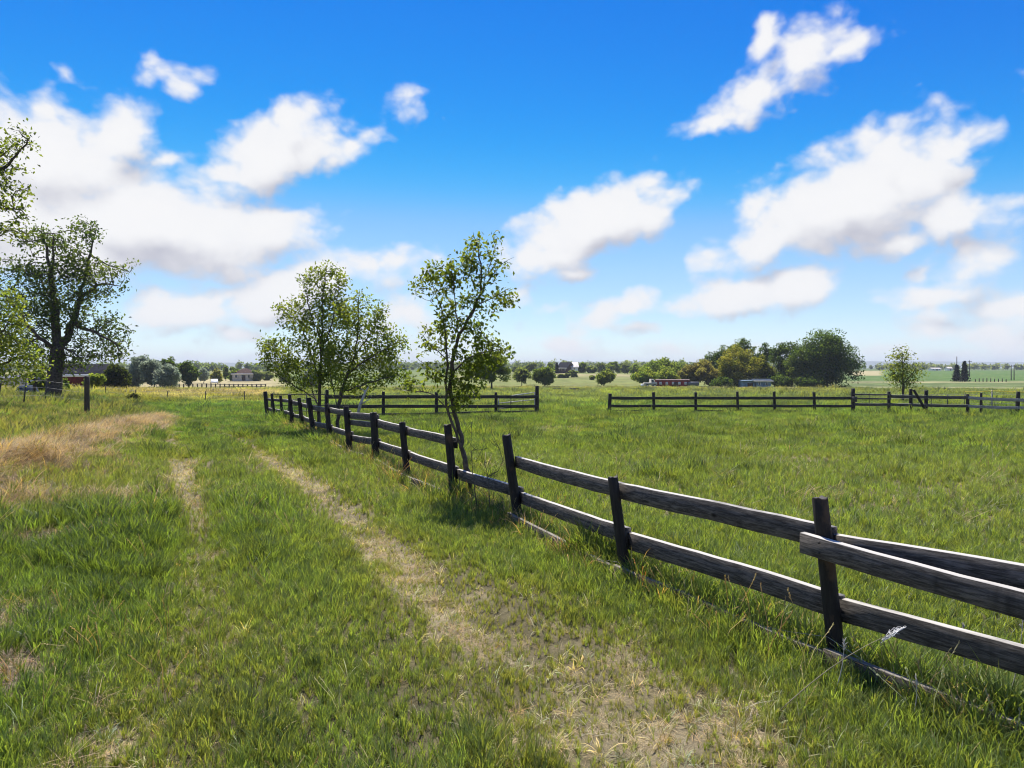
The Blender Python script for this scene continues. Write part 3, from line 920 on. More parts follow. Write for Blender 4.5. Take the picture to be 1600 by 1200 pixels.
def left_fence():
    specs = [(2, 596, -6, 652), (41, 594, 36, 641), (73, 588, 70, 633)]
    d = [24.5, 27.5, 30.5]
    bs = [gp(s[2], dd) for s, dd in zip(specs, d)]
    org = bs[1].copy()
    t = thing('wire_fence', 'wire fence on thin black steel posts at the left edge below the big tree', 'fence', org)
    for s, dd, b in zip(specs, d, bs):
        tp = Vector(pt(s[0], s[1], dd)); MB().tube([b - org + Vector((0, 0, -.2)), tp - org], .028, 6).build('steel_post', M['steel_dark'], t)
    for z in (.4, .75, 1.05):
        pts = [bs[0] - org + Vector((-3, -2.2, z))] + [b - org + Vector((.02, 0, z)) for b in bs] + [gp(135, 31) - org + Vector((0, 0, z))]
        MB().tube(pts, .004, 4).build('wire', M['wire'], t)
    b = gp(136, 26); tp = Vector(pt(135, 588, 26))
    o = link('wooden_post', post_mesh('wooden_post', tp.z - b.z, .10, M['post_brown'], 77)); o.location = b
    tagm(o, 'single thick brown post standing alone in the grass left of the lane', 'post')
    sm = [(262, 617, 622), (321, 616, 621.5), (382, 616, 621)]
    bs = [gp(p, 52) for p, a, b in sm]; org = bs[0].copy()
    t = thing('wire_fence', 'far wire fence of tiny posts where dark green grass meets yellow pasture', 'fence', org)
    for b in bs + [gp(212, 52), gp(165, 52)]:
        MB().tube([b - org + Vector((0, 0, -.2)), b - org + Vector((0, 0, .85))], .035, 5).build('post', M['post_brown'], t)
    for z in (.4, .75):
        MB().tube([gp(p, 52) - org + Vector((0, 0, z)) for p in (165, 212, 262, 321, 382)], .006, 4).build('wire', M['wire'], t)
    # dark rail fence far off
    pxs = list(np.linspace(280, 415, 20)); org = gp(280, 140)
    t = thing('rail_fence', 'long low dark rail fence far across the yellow left pasture', 'fence', org)
    bs = [gp(p, 140 - .05 * (p - 280)) for p in pxs]
    for b in bs:
        MB().box(b - org + Vector((0, 0, .3)), (.09, .09, .6)).build('post', M['post_far'], t)
    for a, b in zip(bs[:-1], bs[1:]):
        MB().tube([a - org + Vector((0, -.14, .78)), b - org + Vector((0, -.14, .78))], .06, 4).build('rail', M['plank_dark'], t)
        MB().tube([a - org + Vector((0, -.14, .42)), b - org + Vector((0, -.14, .42))], .06, 4).build('rail', M['plank_dark'], t)
    pxs = list(np.linspace(1524, 1572, 9)); org = gp(1524, 215)
    t = thing('post_row', 'short row of dark posts out in the fields right of the two spruces', 'fence', org)
    for p in pxs:
        MB().box(gp(p, 215) - org + Vector((0, 0, .4)), (.09, .09, random.uniform(.5, .8))).build('post', M['post_far'], t)


left_fence()

# ------------------------------------------------------------------ trees
def leaf_cards(P, size, col, rg, var=.3, tilt=.8, droop=.25, fold=.12, aspect=.55, warm=.15):
    """leaf-shaped pairs of triangles at the points P (n,3)"""
    n = len(P)
    d = rg.normal(0, 1, (n, 3)); d[:, 2] -= droop; d /= np.linalg.norm(d, axis=1)[:, None] + 1e-9
    nrm = rg.normal(0, 1, (n, 3)) * tilt + np.array([0, 0, 1.0]); 
    s = np.cross(d, nrm); s /= np.linalg.norm(s, axis=1)[:, None] + 1e-9
    u = np.cross(s, d)
    L = size * rg.uniform(.65, 1.3, n)[:, None]; W = L * aspect * .5
    mid = P + d * L * .45
    v = np.stack([P, mid - s * W + u * L * fold, P + d * L, mid + s * W + u * L * fold], 1).reshape(-1, 3)
    b = np.arange(n)[:, None] * 4
    t = np.concatenate([b + np.array([[0, 1, 2]]), b + np.array([[0, 2, 3]])])
    k = np.clip(rg.normal(1, var, n), .4, 1.9)[:, None]
    c = np.asarray(col)[None, :] * k * (1 + rg.normal(0, warm, n)[:, None] * np.array([[1, .25, -.2]]))
    return v, t, np.repeat(np.clip(c, .004, .6), 4, 0)


def crown_mesh(name, P, size, cols, mat, seed, **kw):
    rg = np.random.default_rng(seed)
    if isinstance(cols[0], (int, float)):
        v, t, c = leaf_cards(P, size, cols, rg, **kw)
    else:
        # patches of slightly different leaf colour through the crown
        s = np.maximum(np.ptp(P, axis=0).max(), .1)
        k = fbm(P[:, 0] / s * 7 + 3, (P[:, 2] + P[:, 1] * .7) / s * 7, seed % 97, 2)
        col = np.array(cols[0])[None] * (1 - sst(.4, .62, k))[:, None] + np.array(cols[1])[None] * sst(.4, .62, k)[:, None]
        v, t, c = leaf_cards(P, size, (1, 1, 1), rg, **kw)
        c = c * np.repeat(col, 4, 0)
    return np_mesh(name, v, t, mat, {'tint': np.clip(c, .003, .6)})


def colonize(guides, attr, step, di, dk, iters=90, trop=(0, 0, .15), seed=0):
    rg = np.random.default_rng(seed)
    N, par = [], []
    def add(p, q):
        N.append(np.asarray(p, float)); par.append(q); return len(N) - 1
    for g in guides:
        g = [np.asarray(p, float) for p in g]
        if N:
            D = np.linalg.norm(np.array(N) - g[0], axis=1); last = int(np.argmin(D))
        else:
            last = add(g[0], -1)
        cur = N[last]
        for p in g[1:]:
            L = np.linalg.norm(p - cur); k = max(1, int(round(L / step)))
            for i in range(1, k + 1):
                q = cur + (p - cur) * i / k + (rg.normal(0, step * .12, 3) if i < k else 0)
                last = add(q, last)
            cur = p
    ng = len(N)
    A = np.asarray(attr); near = np.full(len(A), -1); dist = np.full(len(A), 1e9); alive = np.ones(len(A), bool)
    kids = {}
    def upd(i0):
        new = np.array(N[i0:])
        if len(new) == 0: return
        D = np.linalg.norm(A[:, None, :] - new[None], axis=2); j = D.argmin(1); dm = D[np.arange(len(A)), j]
        b = dm < dist; near[b] = j[b] + i0; dist[b] = dm[b]
    upd(0)
    trop = np.array(trop)
    for it in range(iters):
        alive &= dist > dk
        act = alive & (dist < di)
        if not act.any(): break
        i0 = len(N); dirs = {}
        for a in np.nonzero(act)[0]:
            k = near[a]; d = A[a] - N[k]; dirs.setdefault(k, np.zeros(3)); dirs[k] += d / (np.linalg.norm(d) + 1e-9)
        for k, d in dirs.items():
            if kids.get(k, 0) >= 3: continue
            d = d / (np.linalg.norm(d) + 1e-9) + trop + rg.normal(0, .12, 3)
            d /= np.linalg.norm(d) + 1e-9
            add(N[k] + d * step, int(k)); kids[k] = kids.get(k, 0) + 1
        if len(N) == i0: break
        upd(i0)
    return np.array(N), np.array(par), ng


def branch_mesh(name, N, par, r0, expo, mat, rmax=None, min_r=None, flare=0.0):
    n = len(N); ch = [[] for _ in range(n)]
    for i, p in enumerate(par):
        if p >= 0: ch[p].append(i)
    rad = np.zeros(n)
    for i in range(n - 1, -1, -1):
        rad[i] = (sum(rad[c] ** expo for c in ch[i])) ** (1 / expo) if ch[i] else r0
    if rmax: 
        s = rmax / rad[0]
        rad = np.maximum(r0, rad * np.minimum(s, 1 + (s - 1) * (rad / rad[0]) ** .6) if s > 1 else rad * s ** (rad / rad[0]) ** .3)
    b = MB(); stack = [(0, None)]
    while stack:
        i, start = stack.pop()
        pts, rr = ([N[start]], [min(rad[start] * .8, rad[i] * 1.25)]) if start is not None else ([], [])
        cur = i
        while True:
            pts.append(N[cur]); rr.append(rad[cur])
            c = sorted(ch[cur], key=lambda k: -rad[k])
            if not c: break
            for o in c[1:]: stack.append((o, cur))
            cur = c[0]
        if len(pts) == 1: continue
        if start is None and flare:
            rr[0] *= 1 + flare
            if len(rr) > 2: rr[1] *= 1 + flare * .35
        rr[-1] *= .5
        if min_r and max(rr) < min_r: continue
        b.tube(pts, rr, 8 if max(rr) > .04 else (5 if max(rr) > .012 else 3), cap=False)
    return b.mesh(name, mat, True), rad


def lobe_points(lobes, d, n, rg, depth=.8, shell=.5):
    """points inside crown lobes given as (column, row, half width, half height) at distance d"""
    ar = np.array([l[2] * l[3] for l in lobes], float); ar /= ar.sum(); out = []
    for l, w in zip(lobes, ar):
        k = max(2, int(round(n * w)))
        u = rg.normal(0, 1, (k, 3)); u /= np.linalg.norm(u, axis=1)[:, None]
        u *= (rg.random(k) ** shell)[:, None]
        c = pt(l[0], l[1], d); s = d / F; dz = l[4] * s if len(l) > 4 else 0
        out.append(np.stack([c[0] + u[:, 0] * l[2] * s, c[1] + dz + u[:, 1] * .5 * (l[2] + l[3]) * s * depth * 1.2, c[2] + u[:, 2] * l[3] * s], -1))
    return np.concatenate(out)


def px_guide(g, d, rg=None, wob=0.0):
    return [pt(p[0], p[1], d) + np.array([0, (p[2] if len(p) > 2 else 0), 0]) for p in g]


def grown_tree(name, label, d, guides, lobes, n_attr, step, di, dk, r0, rmax, leaf, per, cols, spread, seed, leaf_r=.02, cat='tree', bark='bark', group=None,
               base_px=None, expo=2.3, iters=70, flare=.3, mat='leaf', extra=0, depth=.8):
    rg = np.random.default_rng(seed)
    A = lobe_points(lobes, d, n_attr, rg, depth)
    gd = [px_guide(g, d) for g in guides]
    x, y = gd[0][0][0], gd[0][0][1]
    gd[0][0][2] = float(T(x, y)) - .12
    N, par, ng = colonize(gd, A, step, di, dk, iters, seed=seed)
    org = Vector((x, y, float(T(x, y))))
    o = np.array(org)
    t = thing(name, label, cat, org, group)
    me, rad = branch_mesh('trunk', N - o, par, r0, expo, M[bark], rmax, flare=flare)
    link('trunk', me, t)
    tip = np.nonzero((rad < leaf_r) & (np.arange(len(N)) >= min(ng, len(N) - 1)))[0]
    Ps = []
    for _ in range(per):
        Ps.append(N[tip] + rg.normal(0, spread, (len(tip), 3)))
    P = np.concatenate(Ps) - o
    if extra:
        sub = rg.choice(tip, max(4, int(len(tip) * .4)), replace=False)      # fuller sprays on some of the twigs
        P = np.concatenate([P, N[rg.choice(sub, extra)] + rg.normal(0, spread * 1.35, (extra, 3)) - o])
    link('crown', crown_mesh('crown', P, leaf, cols, M[mat], seed + 1), t)
    return t


# sapling in the middle
D_B = near_base[10].y - .05
grown_tree('sapling', 'slender leaning sapling growing against the fence in the middle, bare lower trunk', D_B,
    [[(742, 788), (735, 755), (727, 725), (718, 692), (706, 660), (697, 630), (696, 597), (700, 572), (697, 535), (691, 490, .1), (679, 455, .15), (668, 430, .2)],
     [(727, 725), (722, 690, .05), (712, 655, .08), (703, 615, .08), (706, 567), (717, 522), (740, 485), (752, 455), (752, 420), (746, 385), (739, 362)],
     [(717, 522), (714, 480, -.15), (711, 440, -.2), (708, 425, -.2)], [(740, 485), (762, 440), (785, 412), (803, 402)], [(752, 455), (766, 410, .1), (777, 368, .1)],
     [(697, 640), (680, 618), (660, 612), (635, 610), (612, 606)], [(745, 480), (770, 465), (795, 450)], [(704, 580), (730, 560), (760, 550), (790, 545)], [(697, 590), (672, 575), (652, 560)],
     [(700, 560), (676, 545), (655, 520)], [(691, 490, .1), (672, 470), (650, 462)]],
    [(742, 392, 20, 34), (762, 420, 24, 34), (775, 385, 9, 22), (796, 405, 14, 14), (725, 420, 18, 26), (695, 445, 22, 30), (676, 430, 16, 22), (655, 440, 10, 14), (757, 465, 32, 24),
     (788, 465, 20, 18), (715, 490, 30, 26), (690, 520, 30, 22), (735, 520, 34, 24), (765, 548, 34, 22), (670, 548, 24, 16), (725, 570, 44, 26), (782, 568, 14, 14), (680, 585, 30, 18),
     (735, 605, 26, 16), (715, 632, 18, 18), (640, 600, 26, 12), (660, 615, 18, 10)],
    700, .075, .7, .1, .003, .036, .062, 9, ((.12, .175, .036), (.165, .215, .045)), .045, 21, .011, 'sapling', 'young_bark', extra=2300)

# the pair of small trees behind the fence
D_A = 20.0
grown_tree('small_tree', 'multi-stemmed small tree behind the fence, left one of the pair with the taller top', D_A,
    [[(498, 660), (499, 638), (500, 600), (502, 551), (503, 505), (504, 465), (508, 435), (512, 412)], [(497, 640), (488, 620, .2), (482, 601, .3), (454, 566, .4), (428, 548, .4)],
     [(488, 622), (470, 606, -.3), (450, 592, -.4), (420, 568, -.5)], [(500, 600), (484, 560, .3), (470, 520, .3), (452, 490, .3), (440, 480, .3)], [(502, 551), (520, 515, -.3), (530, 470, -.3), (534, 445, -.3)],
     [(502, 530), (488, 490, -.2), (480, 455, -.2), (474, 440)]],
    [(510, 424, 16, 18), (484, 440, 18, 22), (530, 440, 15, 16), (500, 462, 36, 22), (450, 482, 22, 16), (480, 500, 44, 26), (525, 490, 25, 30), (418, 540, 18, 14), (438, 545, 32, 20), (418, 562, 20, 11),
     (462, 575, 40, 20), (500, 545, 40, 34), (510, 585, 34, 22), (470, 600, 30, 12)],
    1250, .12, 1.0, .15, .004, .055, .095, 9, ((.13, .19, .04), (.18, .235, .05)), .08, 31, .014, 'tree', 'young_bark', extra=2600)
grown_tree('small_tree', 'spreading small tree behind the fence, right one of the pair with the lower rounded crown', D_A - .8,
    [[(528, 664), (528, 640), (533, 612), (545, 580), (556, 551), (559, 515), (560, 487), (561, 462)], [(528, 640), (517, 601, .2), (512, 570, .2), (515, 540, .3)],
     [(540, 590), (562, 572, -.3), (590, 555, -.4), (622, 536, -.4)], [(533, 612), (560, 605, -.5), (590, 596, -.6), (618, 588, -.6)], [(556, 551), (578, 520, .2), (590, 490, .2)], [(548, 570), (538, 530, .4), (535, 495, .4)]],
    [(561, 470, 13, 16), (588, 485, 18, 20), (560, 505, 32, 24), (600, 520, 26, 18), (628, 536, 16, 13), (540, 555, 34, 32), (592, 555, 38, 26), (612, 585, 30, 18), (560, 598, 42, 22), (532, 490, 16, 22), (640, 598, 14, 13)],
    1050, .12, 1.0, .15, .004, .05, .092, 9, ((.15, .215, .042), (.21, .265, .053)), .08, 41, .014, 'tree', 'young_bark', extra=2300)

# the big old tree on the left
D_C = 40.0
grown_tree('old_tree', 'big old dark-trunked tree with gnarled spreading limbs on the left', D_C,
    [[(82, 623), (86, 590), (90, 556), (88, 520), (86, 479), (79, 429), (73, 383), (57, 356)], [(89, 545), (98, 520, .6), (104, 494, .8), (111, 456, .9), (126, 387, 1), (134, 349, 1)], [(89, 548), (80, 530, -1), (73, 517, -1.2), (57, 490, -1.5), (23, 441, -1.6), (8, 418, -1.6)],
     [(110, 466, .9), (130, 455, .5), (149, 444.6, .2), (172, 444), (192, 448, -.3)], [(103, 500, .8), (118, 510, .2), (134, 513, -.3), (161, 521, -.6), (192, 537, -.8)], [(91, 556), (103, 545, -.5), (130, 548, -1.2), (153, 560, -1.6), (180, 567, -1.9)],
     [(126, 395, 1), (150, 410, 1.3), (180, 420, 1.5), (186, 412, 1.5)], [(86, 479), (60, 455, .8), (40, 430, 1.2), (30, 410, 1.2)], [(79, 429), (98, 400, -.8), (100, 370, -1)], [(80, 530, -1), (60, 540, -1.5), (35, 545, -2)]],
    [(132, 362, 22, 18), (62, 376, 34, 22), (112, 398, 26, 28), (48, 425, 34, 26), (100, 438, 40, 32), (140, 425, 26, 22), (180, 425, 20, 14), (194, 448, 10, 9), (60, 478, 40, 38), (105, 488, 40, 32),
     (150, 458, 30, 14), (165, 505, 28, 16), (184, 532, 18, 20), (140, 535, 34, 16), (166, 553, 28, 13), (50, 540, 34, 32), (112, 560, 28, 22), (190, 555, 14, 13), (18, 430, 16, 18)],
    2600, .34, 2.4, .36, .012, .40, .2, 6, ((.072, .115, .035), (.105, .15, .043)), .19, 51, .045, 'tree', 'bark', extra=5000, depth=1.0)

# branch of a nearer tree reaching in at the top left
grown_tree('leaning_tree', 'nearer tree reaching leafy branches in from the left edge high above the bank', 15.0,
    [[(-150, 690), (-140, 600), (-128, 500), (-105, 400), (-70, 320), (-25, 285), (15, 255), (42, 225)], [(-120, 450), (-60, 390, .4), (-10, 350, .5), (22, 362, .5)], [(-70, 320), (-20, 320, .2), (20, 325, .2)], [(-60, 310), (-30, 250, .3), (10, 220, .3), (30, 212, .3)],
     [(-140, 560), (-200, 450, .5), (-240, 380, .6)], [(-110, 420), (-150, 320, -.5), (-150, 220, -.6)]],
    [(22, 226, 40, 18), (45, 222, 20, 15), (15, 262, 30, 18), (18, 300, 32, 20), (28, 335, 26, 16), (8, 358, 26, 10), (-50, 270, 70, 60), (-90, 380, 60, 50), (-170, 300, 80, 90), (-230, 380, 60, 60)],
    1500, .12, 1.0, .16, .004, .2, .092, 7, ((.1, .15, .034), (.14, .185, .043)), .09, 61, .016, 'tree', 'bark', extra=2500)
grown_tree('leafy_tree', 'bright yellow-green young tree at the left edge in front of the big tree', 24.0,
    [[(-22, 632), (-22, 590), (-15, 540), (-5, 490), (0, 455)], [(-20, 580), (10, 560, .3), (40, 560, .4), (60, 575, .4)], [(-15, 545), (15, 520, -.4), (35, 500, -.5)], [(-20, 570), (-50, 540, .3), (-70, 520, .3)]],
    [(12, 470, 26, 20), (18, 505, 32, 24), (14, 545, 40, 24), (42, 560, 24, 18), (58, 580, 14, 14), (22, 588, 36, 13), (-30, 530, 44, 50)],
    900, .15, 1.3, .18, .006, .09, .125, 5, ((.17, .235, .045), (.235, .28, .055)), .13, 71, .02, 'tree', 'young_bark', extra=2600)
grown_tree('young_tree', 'lone airy young tree on a thin trunk behind the right field fence', 50.0,
    [[(1411, 632), (1411, 615), (1411, 595), (1411, 575), (1410, 555), (1409, 548)], [(1411, 600), (1425, 585), (1432, 572)], [(1411, 598), (1398, 584), (1390, 572)], [(1411, 570), (1402, 556)], [(1411, 572), (1418, 555)]],
    [(1405, 556, 14, 9), (1415, 557, 10, 9), (1411, 575, 20, 10), (1400, 585, 16, 12), (1425, 583, 15, 12), (1411, 592, 22, 10), (1420, 600, 12, 6)],
    520, .22, 2.0, .25, .01, .09, .165, 5, ((.16, .215, .05), (.21, .25, .06)), .2, 81, .04, 'tree', 'young_bark', extra=1300)


def far_tree(name, label, px, d, top, half, cols, seed, base=None, lobes=None, n=2600, size=.34, trunk_frac=.2, group=None, clumps=70, cat='tree', mat='far_leaf', tall=None):
    """tree seen from far: trunk, limbs and clumps of leaves filling an uneven crown"""
    rg = np.random.default_rng(seed)
    org = gp(px, d) if base is None else Vector((*pt(px, base, d)[:2], float(T(*pt(px, base, d)[:2]))))
    o = np.array(org); s = d / F
    H = CAMZ - (top - HZ) * s - org.z
    Wd = half * s
    n = int(n * 3.4); size = size * 1.0; clumps = int(clumps * 1.5)
    t = thing(name, label, cat, org, group)
    lo = trunk_frac * H
    if lobes is None:
        k = rg.integers(5, 8); lobes = []
        for i in range(k):
            a = i / k * 6.28 + rg.random(); rr = rg.uniform(.35, .6)
            lobes.append((math.cos(a) * Wd * rr, math.sin(a) * Wd * rr, lo + (H - lo) * rg.uniform(.25, .72), Wd * rg.uniform(.4, .62), (H - lo) * rg.uniform(.22, .34)))
        lobes.append((rg.normal(0, .1) * Wd, 0, H - (H - lo) * .27, Wd * .5, (H - lo) * .27)); lobes.append((0, 0, lo + (H - lo) * .4, Wd * .75, (H - lo) * .36))
    else:
        lobes = [((l[0] - px) * s, rg.normal(0, .25) * Wd, CAMZ - (l[1] - HZ) * s - org.z, l[2] * s, l[3] * s) for l in lobes]
    L = np.array(lobes); w = (L[:, 3] ** 2 * L[:, 4]); w /= w.sum()
    pick = rg.choice(len(L), clumps, p=w); u = rg.normal(0, 1, (clumps, 3)); u /= np.linalg.norm(u, axis=1)[:, None]; u *= (rg.random(clumps) ** .28)[:, None]
    C = np.stack([L[pick, 0] + u[:, 0] * L[pick, 3], L[pick, 1] + u[:, 1] * L[pick, 3], L[pick, 2] + u[:, 2] * L[pick, 4]], -1)
    cs = .125 * (Wd * Wd * (H - lo)) ** (1 / 3) * rg.uniform(.7, 1.3, clumps)
    k = rg.integers(0, clumps, n); v = rg.normal(0, 1, (n, 3)); v *= np.minimum(1, 1.7 / (np.linalg.norm(v, axis=1)[:, None] + 1e-9)); P = C[k] + v * cs[k][:, None] * np.array([1, 1, .7])
    P[:, 2] = np.maximum(P[:, 2], .15)
    link('crown', crown_mesh('crown', P, size, cols, M[mat], seed + 1, tilt=.9, aspect=.8), t)
    b = MB(); r = max(.1, H * .022)
    fork = np.array([0, 0, lo + (H - lo) * .25])
    b.tube([(0, 0, -.3), (rg.normal(0, .1), 0, lo * .6), fork], [r * 1.3, r, r * .8], 7)
    for i in range(7):
        e = C[rg.integers(0, clumps)]; b.tube([fork * rg.uniform(.6, 1), (fork + e) / 2 + [0, 0, -.1 * H * .3], e], [r * .55, r * .35, r * .12], 5)
    b.build('trunk', M['bark'], t, True)
    return t


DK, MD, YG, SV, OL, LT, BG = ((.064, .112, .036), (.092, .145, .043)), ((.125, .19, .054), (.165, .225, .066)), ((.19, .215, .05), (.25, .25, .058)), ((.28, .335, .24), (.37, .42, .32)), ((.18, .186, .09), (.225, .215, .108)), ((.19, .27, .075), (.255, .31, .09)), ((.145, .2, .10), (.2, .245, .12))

# grove on the right
far_tree('willow_tree', 'round pale-green willow left of the red shed', 1006, 158, 575, 21, LT, 801, n=2200)
far_tree('willow_tree', 'pale-green bushy tree directly behind the red shed', 1043, 172, 573, 20, LT, 802, n=2200)
far_tree('broad_tree', 'broad mid-green tree rising behind the pale willows with a small spire on top', 1036, 200, 561, 34, MD, 803, n=3000, size=.42, lobes=[(1036, 578, 30, 14), (1040, 568, 8, 9), (1018, 580, 16, 12), (1056, 578, 16, 12)])
far_tree('olive_tree', 'olive-brown thin-leaved tree right of the red shed', 1078, 156, 566, 18, OL, 804, n=2400, trunk_frac=.05)
far_tree('olive_tree', 'wide olive-brown tree between the grey tank and the yellow-green tree', 1108, 154, 565, 26, OL, 805, n=3200, trunk_frac=.05)
far_tree('dark_tree', 'dark tree showing above the olive trees at the left shoulder of the yellow-green tree', 1122, 172, 550, 17, DK, 806, n=1900, lobes=[(1112, 560, 10, 8), (1128, 556, 12, 9), (1136, 547, 9, 7), (1122, 575, 16, 16)])
far_tree('yellow_tree', 'tall yellow-green tree in the middle of the grove', 1156, 150, 541, 31, YG, 807, n=4200, trunk_frac=.1, lobes=[(1155, 555, 18, 15), (1140, 568, 16, 16), (1168, 570, 18, 16), (1155, 585, 28, 17), (1135, 590, 14, 12)])
far_tree('dark_tree', 'dark narrow treetop poking up behind the yellow-green tree', 1161, 168, 531, 14, DK, 808, n=1500, lobes=[(1160, 538, 12, 8), (1146, 545, 8, 6), (1163, 560, 16, 18), (1178, 552, 7, 9)])
far_tree('green_tree', 'green bushy tree right of the yellow-green tree above the blue sheds', 1190, 152, 553, 23, ((.10, .135, .034), (.14, .165, .044)), 809, n=3200, trunk_frac=.08)
far_tree('dark_tree', 'thin dark tree with a pointed top between the green tree and the grove gap', 1194, 170, 538, 10, DK, 810, n=1300, lobes=[(1193, 545, 6, 8), (1200, 555, 9, 9), (1190, 565, 10, 14)])
far_tree('dark_tree', 'dark upright tree with flat ragged top left of the biggest tree', 1226, 156, 537, 20, DK, 811, n=3000, trunk_frac=.05, lobes=[(1220, 545, 13, 8), (1238, 546, 9, 8), (1226, 562, 18, 16), (1224, 585, 18, 20)])
far_tree('green_tree', 'mid-green bushy tree tucked against the left side of the biggest tree', 1248, 150, 549, 18, MD, 812, n=2600, trunk_frac=.04)
far_tree('big_tree', 'biggest dark-green tree at the right end of the grove', 1292, 150, 519, 48, ((.06, .11, .035), (.092, .148, .044)), 813, n=9000, clumps=150, size=.36, trunk_frac=.06,
         lobes=[(1285, 540, 27, 20), (1265, 555, 20, 22), (1310, 550, 24, 22), (1328, 562, 13, 18), (1290, 570, 42, 24), (1275, 590, 28, 17), (1318, 585, 14, 22), (1332, 578, 10, 8), (1297, 530, 14, 10)])
far_tree('understorey_bush', 'low dark bush under the yellow-green tree beside the blue shed', 1130, 147, 590, 24, DK, 814, n=1500, trunk_frac=.0, cat='bush')
far_tree('understorey_bush', 'low dark bush right of the blue shed at the foot of the grove', 1218, 147, 588, 18, DK, 815, n=1400, trunk_frac=.0, cat='bush')
far_tree('understorey_bush', 'dark thicket filling the foot of the biggest tree', 1262, 146, 587, 22, DK, 816, n=1600, trunk_frac=.0, cat='bush')

# middle distance
far_tree('round_willow', 'pale round bush-like tree standing alone left of the house hill', 815, 158, 574, 14, BG, 821, n=1500)
far_tree('round_willow', 'full green twin-headed tree in front of the house hill', 850, 158, 572, 17, MD, 822, n=2200, trunk_frac=.12, lobes=[(843, 585, 10, 11), (858, 584, 9, 11), (850, 592, 14, 8)])
far_tree('round_willow', 'round light-green tree alone in the pasture right of the house hill', 944, 160, 577, 16, ((.15, .21, .066), (.21, .255, .085)), 823, n=2100, trunk_frac=.12)
far_tree('spreading_tree', 'broad green tree in the pasture hidden behind the sapling', 768, 110, 548, 30, MD, 824, n=4200, trunk_frac=.2, size=.26, lobes=[(762, 565, 26, 14), (785, 572, 14, 14), (745, 578, 18, 13), (770, 583, 26, 13)])
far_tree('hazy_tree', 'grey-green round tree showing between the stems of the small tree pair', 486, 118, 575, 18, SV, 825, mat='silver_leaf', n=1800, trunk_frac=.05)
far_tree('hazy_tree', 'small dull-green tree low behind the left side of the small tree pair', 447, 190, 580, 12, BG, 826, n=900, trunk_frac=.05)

# behind the house on the hill and along the middle skyline
k = 0
for (px, top, half, col, d, lab) in [
        (828, 567, 9, BG, 330, 'grey-green tree left of the hill house, farthest left of that clump'), (860, 567, 6, MD, 330, 'narrow tree just left of the hill house conifer'),
        (907, 567, 11, MD, 335, 'full tree just right of the hill house'), (924, 572, 8, BG, 330, 'smaller rounded tree right of the full tree by the hill house'),
        (942, 566, 12, BG, 380, 'skyline tree above the round lone pasture tree'), (958, 565, 11, MD, 370, 'dense skyline tree in the middle of the row right of the hill house'), (976, 566, 12, BG, 380, 'skyline tree above the pale field'),
        (995, 570, 11, MD, 300, 'tree on the skyline left of the pale willow'), (790, 573, 9, BG, 340, 'far tree right behind the sapling crown'), (806, 571, 8, BG, 420, 'faint far tree between the sapling and the lone round tree')]:
    far_tree('skyline_tree', lab, px, d, top, half, col, 840 + k, n=1100, size=.75, trunk_frac=.06, group='trees along the middle skyline', clumps=45); k += 1
for (px, top, half, d, lab) in [(876, 584, 5, 250, 'small shrub left under the hill house'), (886, 583, 6, 250, 'middle shrub under the hill house'), (896, 578, 6, 255, 'taller dark shrub right under the hill house'), (925, 587, 4, 230, 'tiny shrub in the grass left of the lone round tree')]:
    far_tree('shrub', lab, px, d, top, half, BG, 860 + k, n=420, size=.5, trunk_frac=0, cat='shrub', clumps=25); k += 1

# left distance
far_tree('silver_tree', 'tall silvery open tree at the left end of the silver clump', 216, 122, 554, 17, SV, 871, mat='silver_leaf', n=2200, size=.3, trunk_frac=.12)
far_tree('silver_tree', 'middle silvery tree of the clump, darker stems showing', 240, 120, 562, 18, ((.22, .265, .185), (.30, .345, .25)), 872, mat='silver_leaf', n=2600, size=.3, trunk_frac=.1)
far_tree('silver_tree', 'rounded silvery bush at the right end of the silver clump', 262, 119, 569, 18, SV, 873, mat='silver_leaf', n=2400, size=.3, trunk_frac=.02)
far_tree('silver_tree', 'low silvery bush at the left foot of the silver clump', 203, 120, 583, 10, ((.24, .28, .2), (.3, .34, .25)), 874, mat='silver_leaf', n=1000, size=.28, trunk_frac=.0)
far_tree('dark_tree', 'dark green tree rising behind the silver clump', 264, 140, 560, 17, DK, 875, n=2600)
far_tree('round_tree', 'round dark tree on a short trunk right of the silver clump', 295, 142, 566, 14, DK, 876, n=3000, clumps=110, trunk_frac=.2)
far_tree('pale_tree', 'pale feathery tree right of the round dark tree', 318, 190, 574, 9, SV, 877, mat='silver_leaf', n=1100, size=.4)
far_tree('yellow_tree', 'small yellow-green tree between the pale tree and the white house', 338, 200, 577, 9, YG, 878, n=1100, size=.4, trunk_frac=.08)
far_tree('dark_tree', 'slim dark tree left of the far hip-roofed house', 353, 230, 571, 4.5, MD, 879, n=800, size=.45, trunk_frac=.05)
far_tree('round_tree', 'rounded tree directly left of the far hip-roofed house', 366, 225, 573, 9, MD, 880, n=1300, size=.42, trunk_frac=.06)
far_tree('pale_tree', 'low grey-green tree right of the far hip-roofed house', 402, 225, 578, 10, BG, 881, n=1000, size=.45, trunk_frac=.04)
far_tree('pale_tree', 'low grey-green tree just left of the small tree pair', 418, 235, 581, 9, BG, 882, n=900, size=.45, trunk_frac=.04)
far_tree('bushy_tree', 'dense dark-green bushy tree right of the red barn', 181, 78, 566, 22, ((.036, .055, .018), (.055, .075, .022)), 883, n=4200, size=.24, trunk_frac=.03)
far_tree('lollipop_tree', 'little lollipop-shaped tree on a thin trunk in front of the red barn', 147, 62, 584, 13, LT, 884, n=1700, size=.2, trunk_frac=.28)
far_tree('understorey_bush', 'green bush right behind the big tree trunk', 97, 52, 590, 9, MD, 885, n=1700, size=.17, trunk_frac=0, cat='bush')
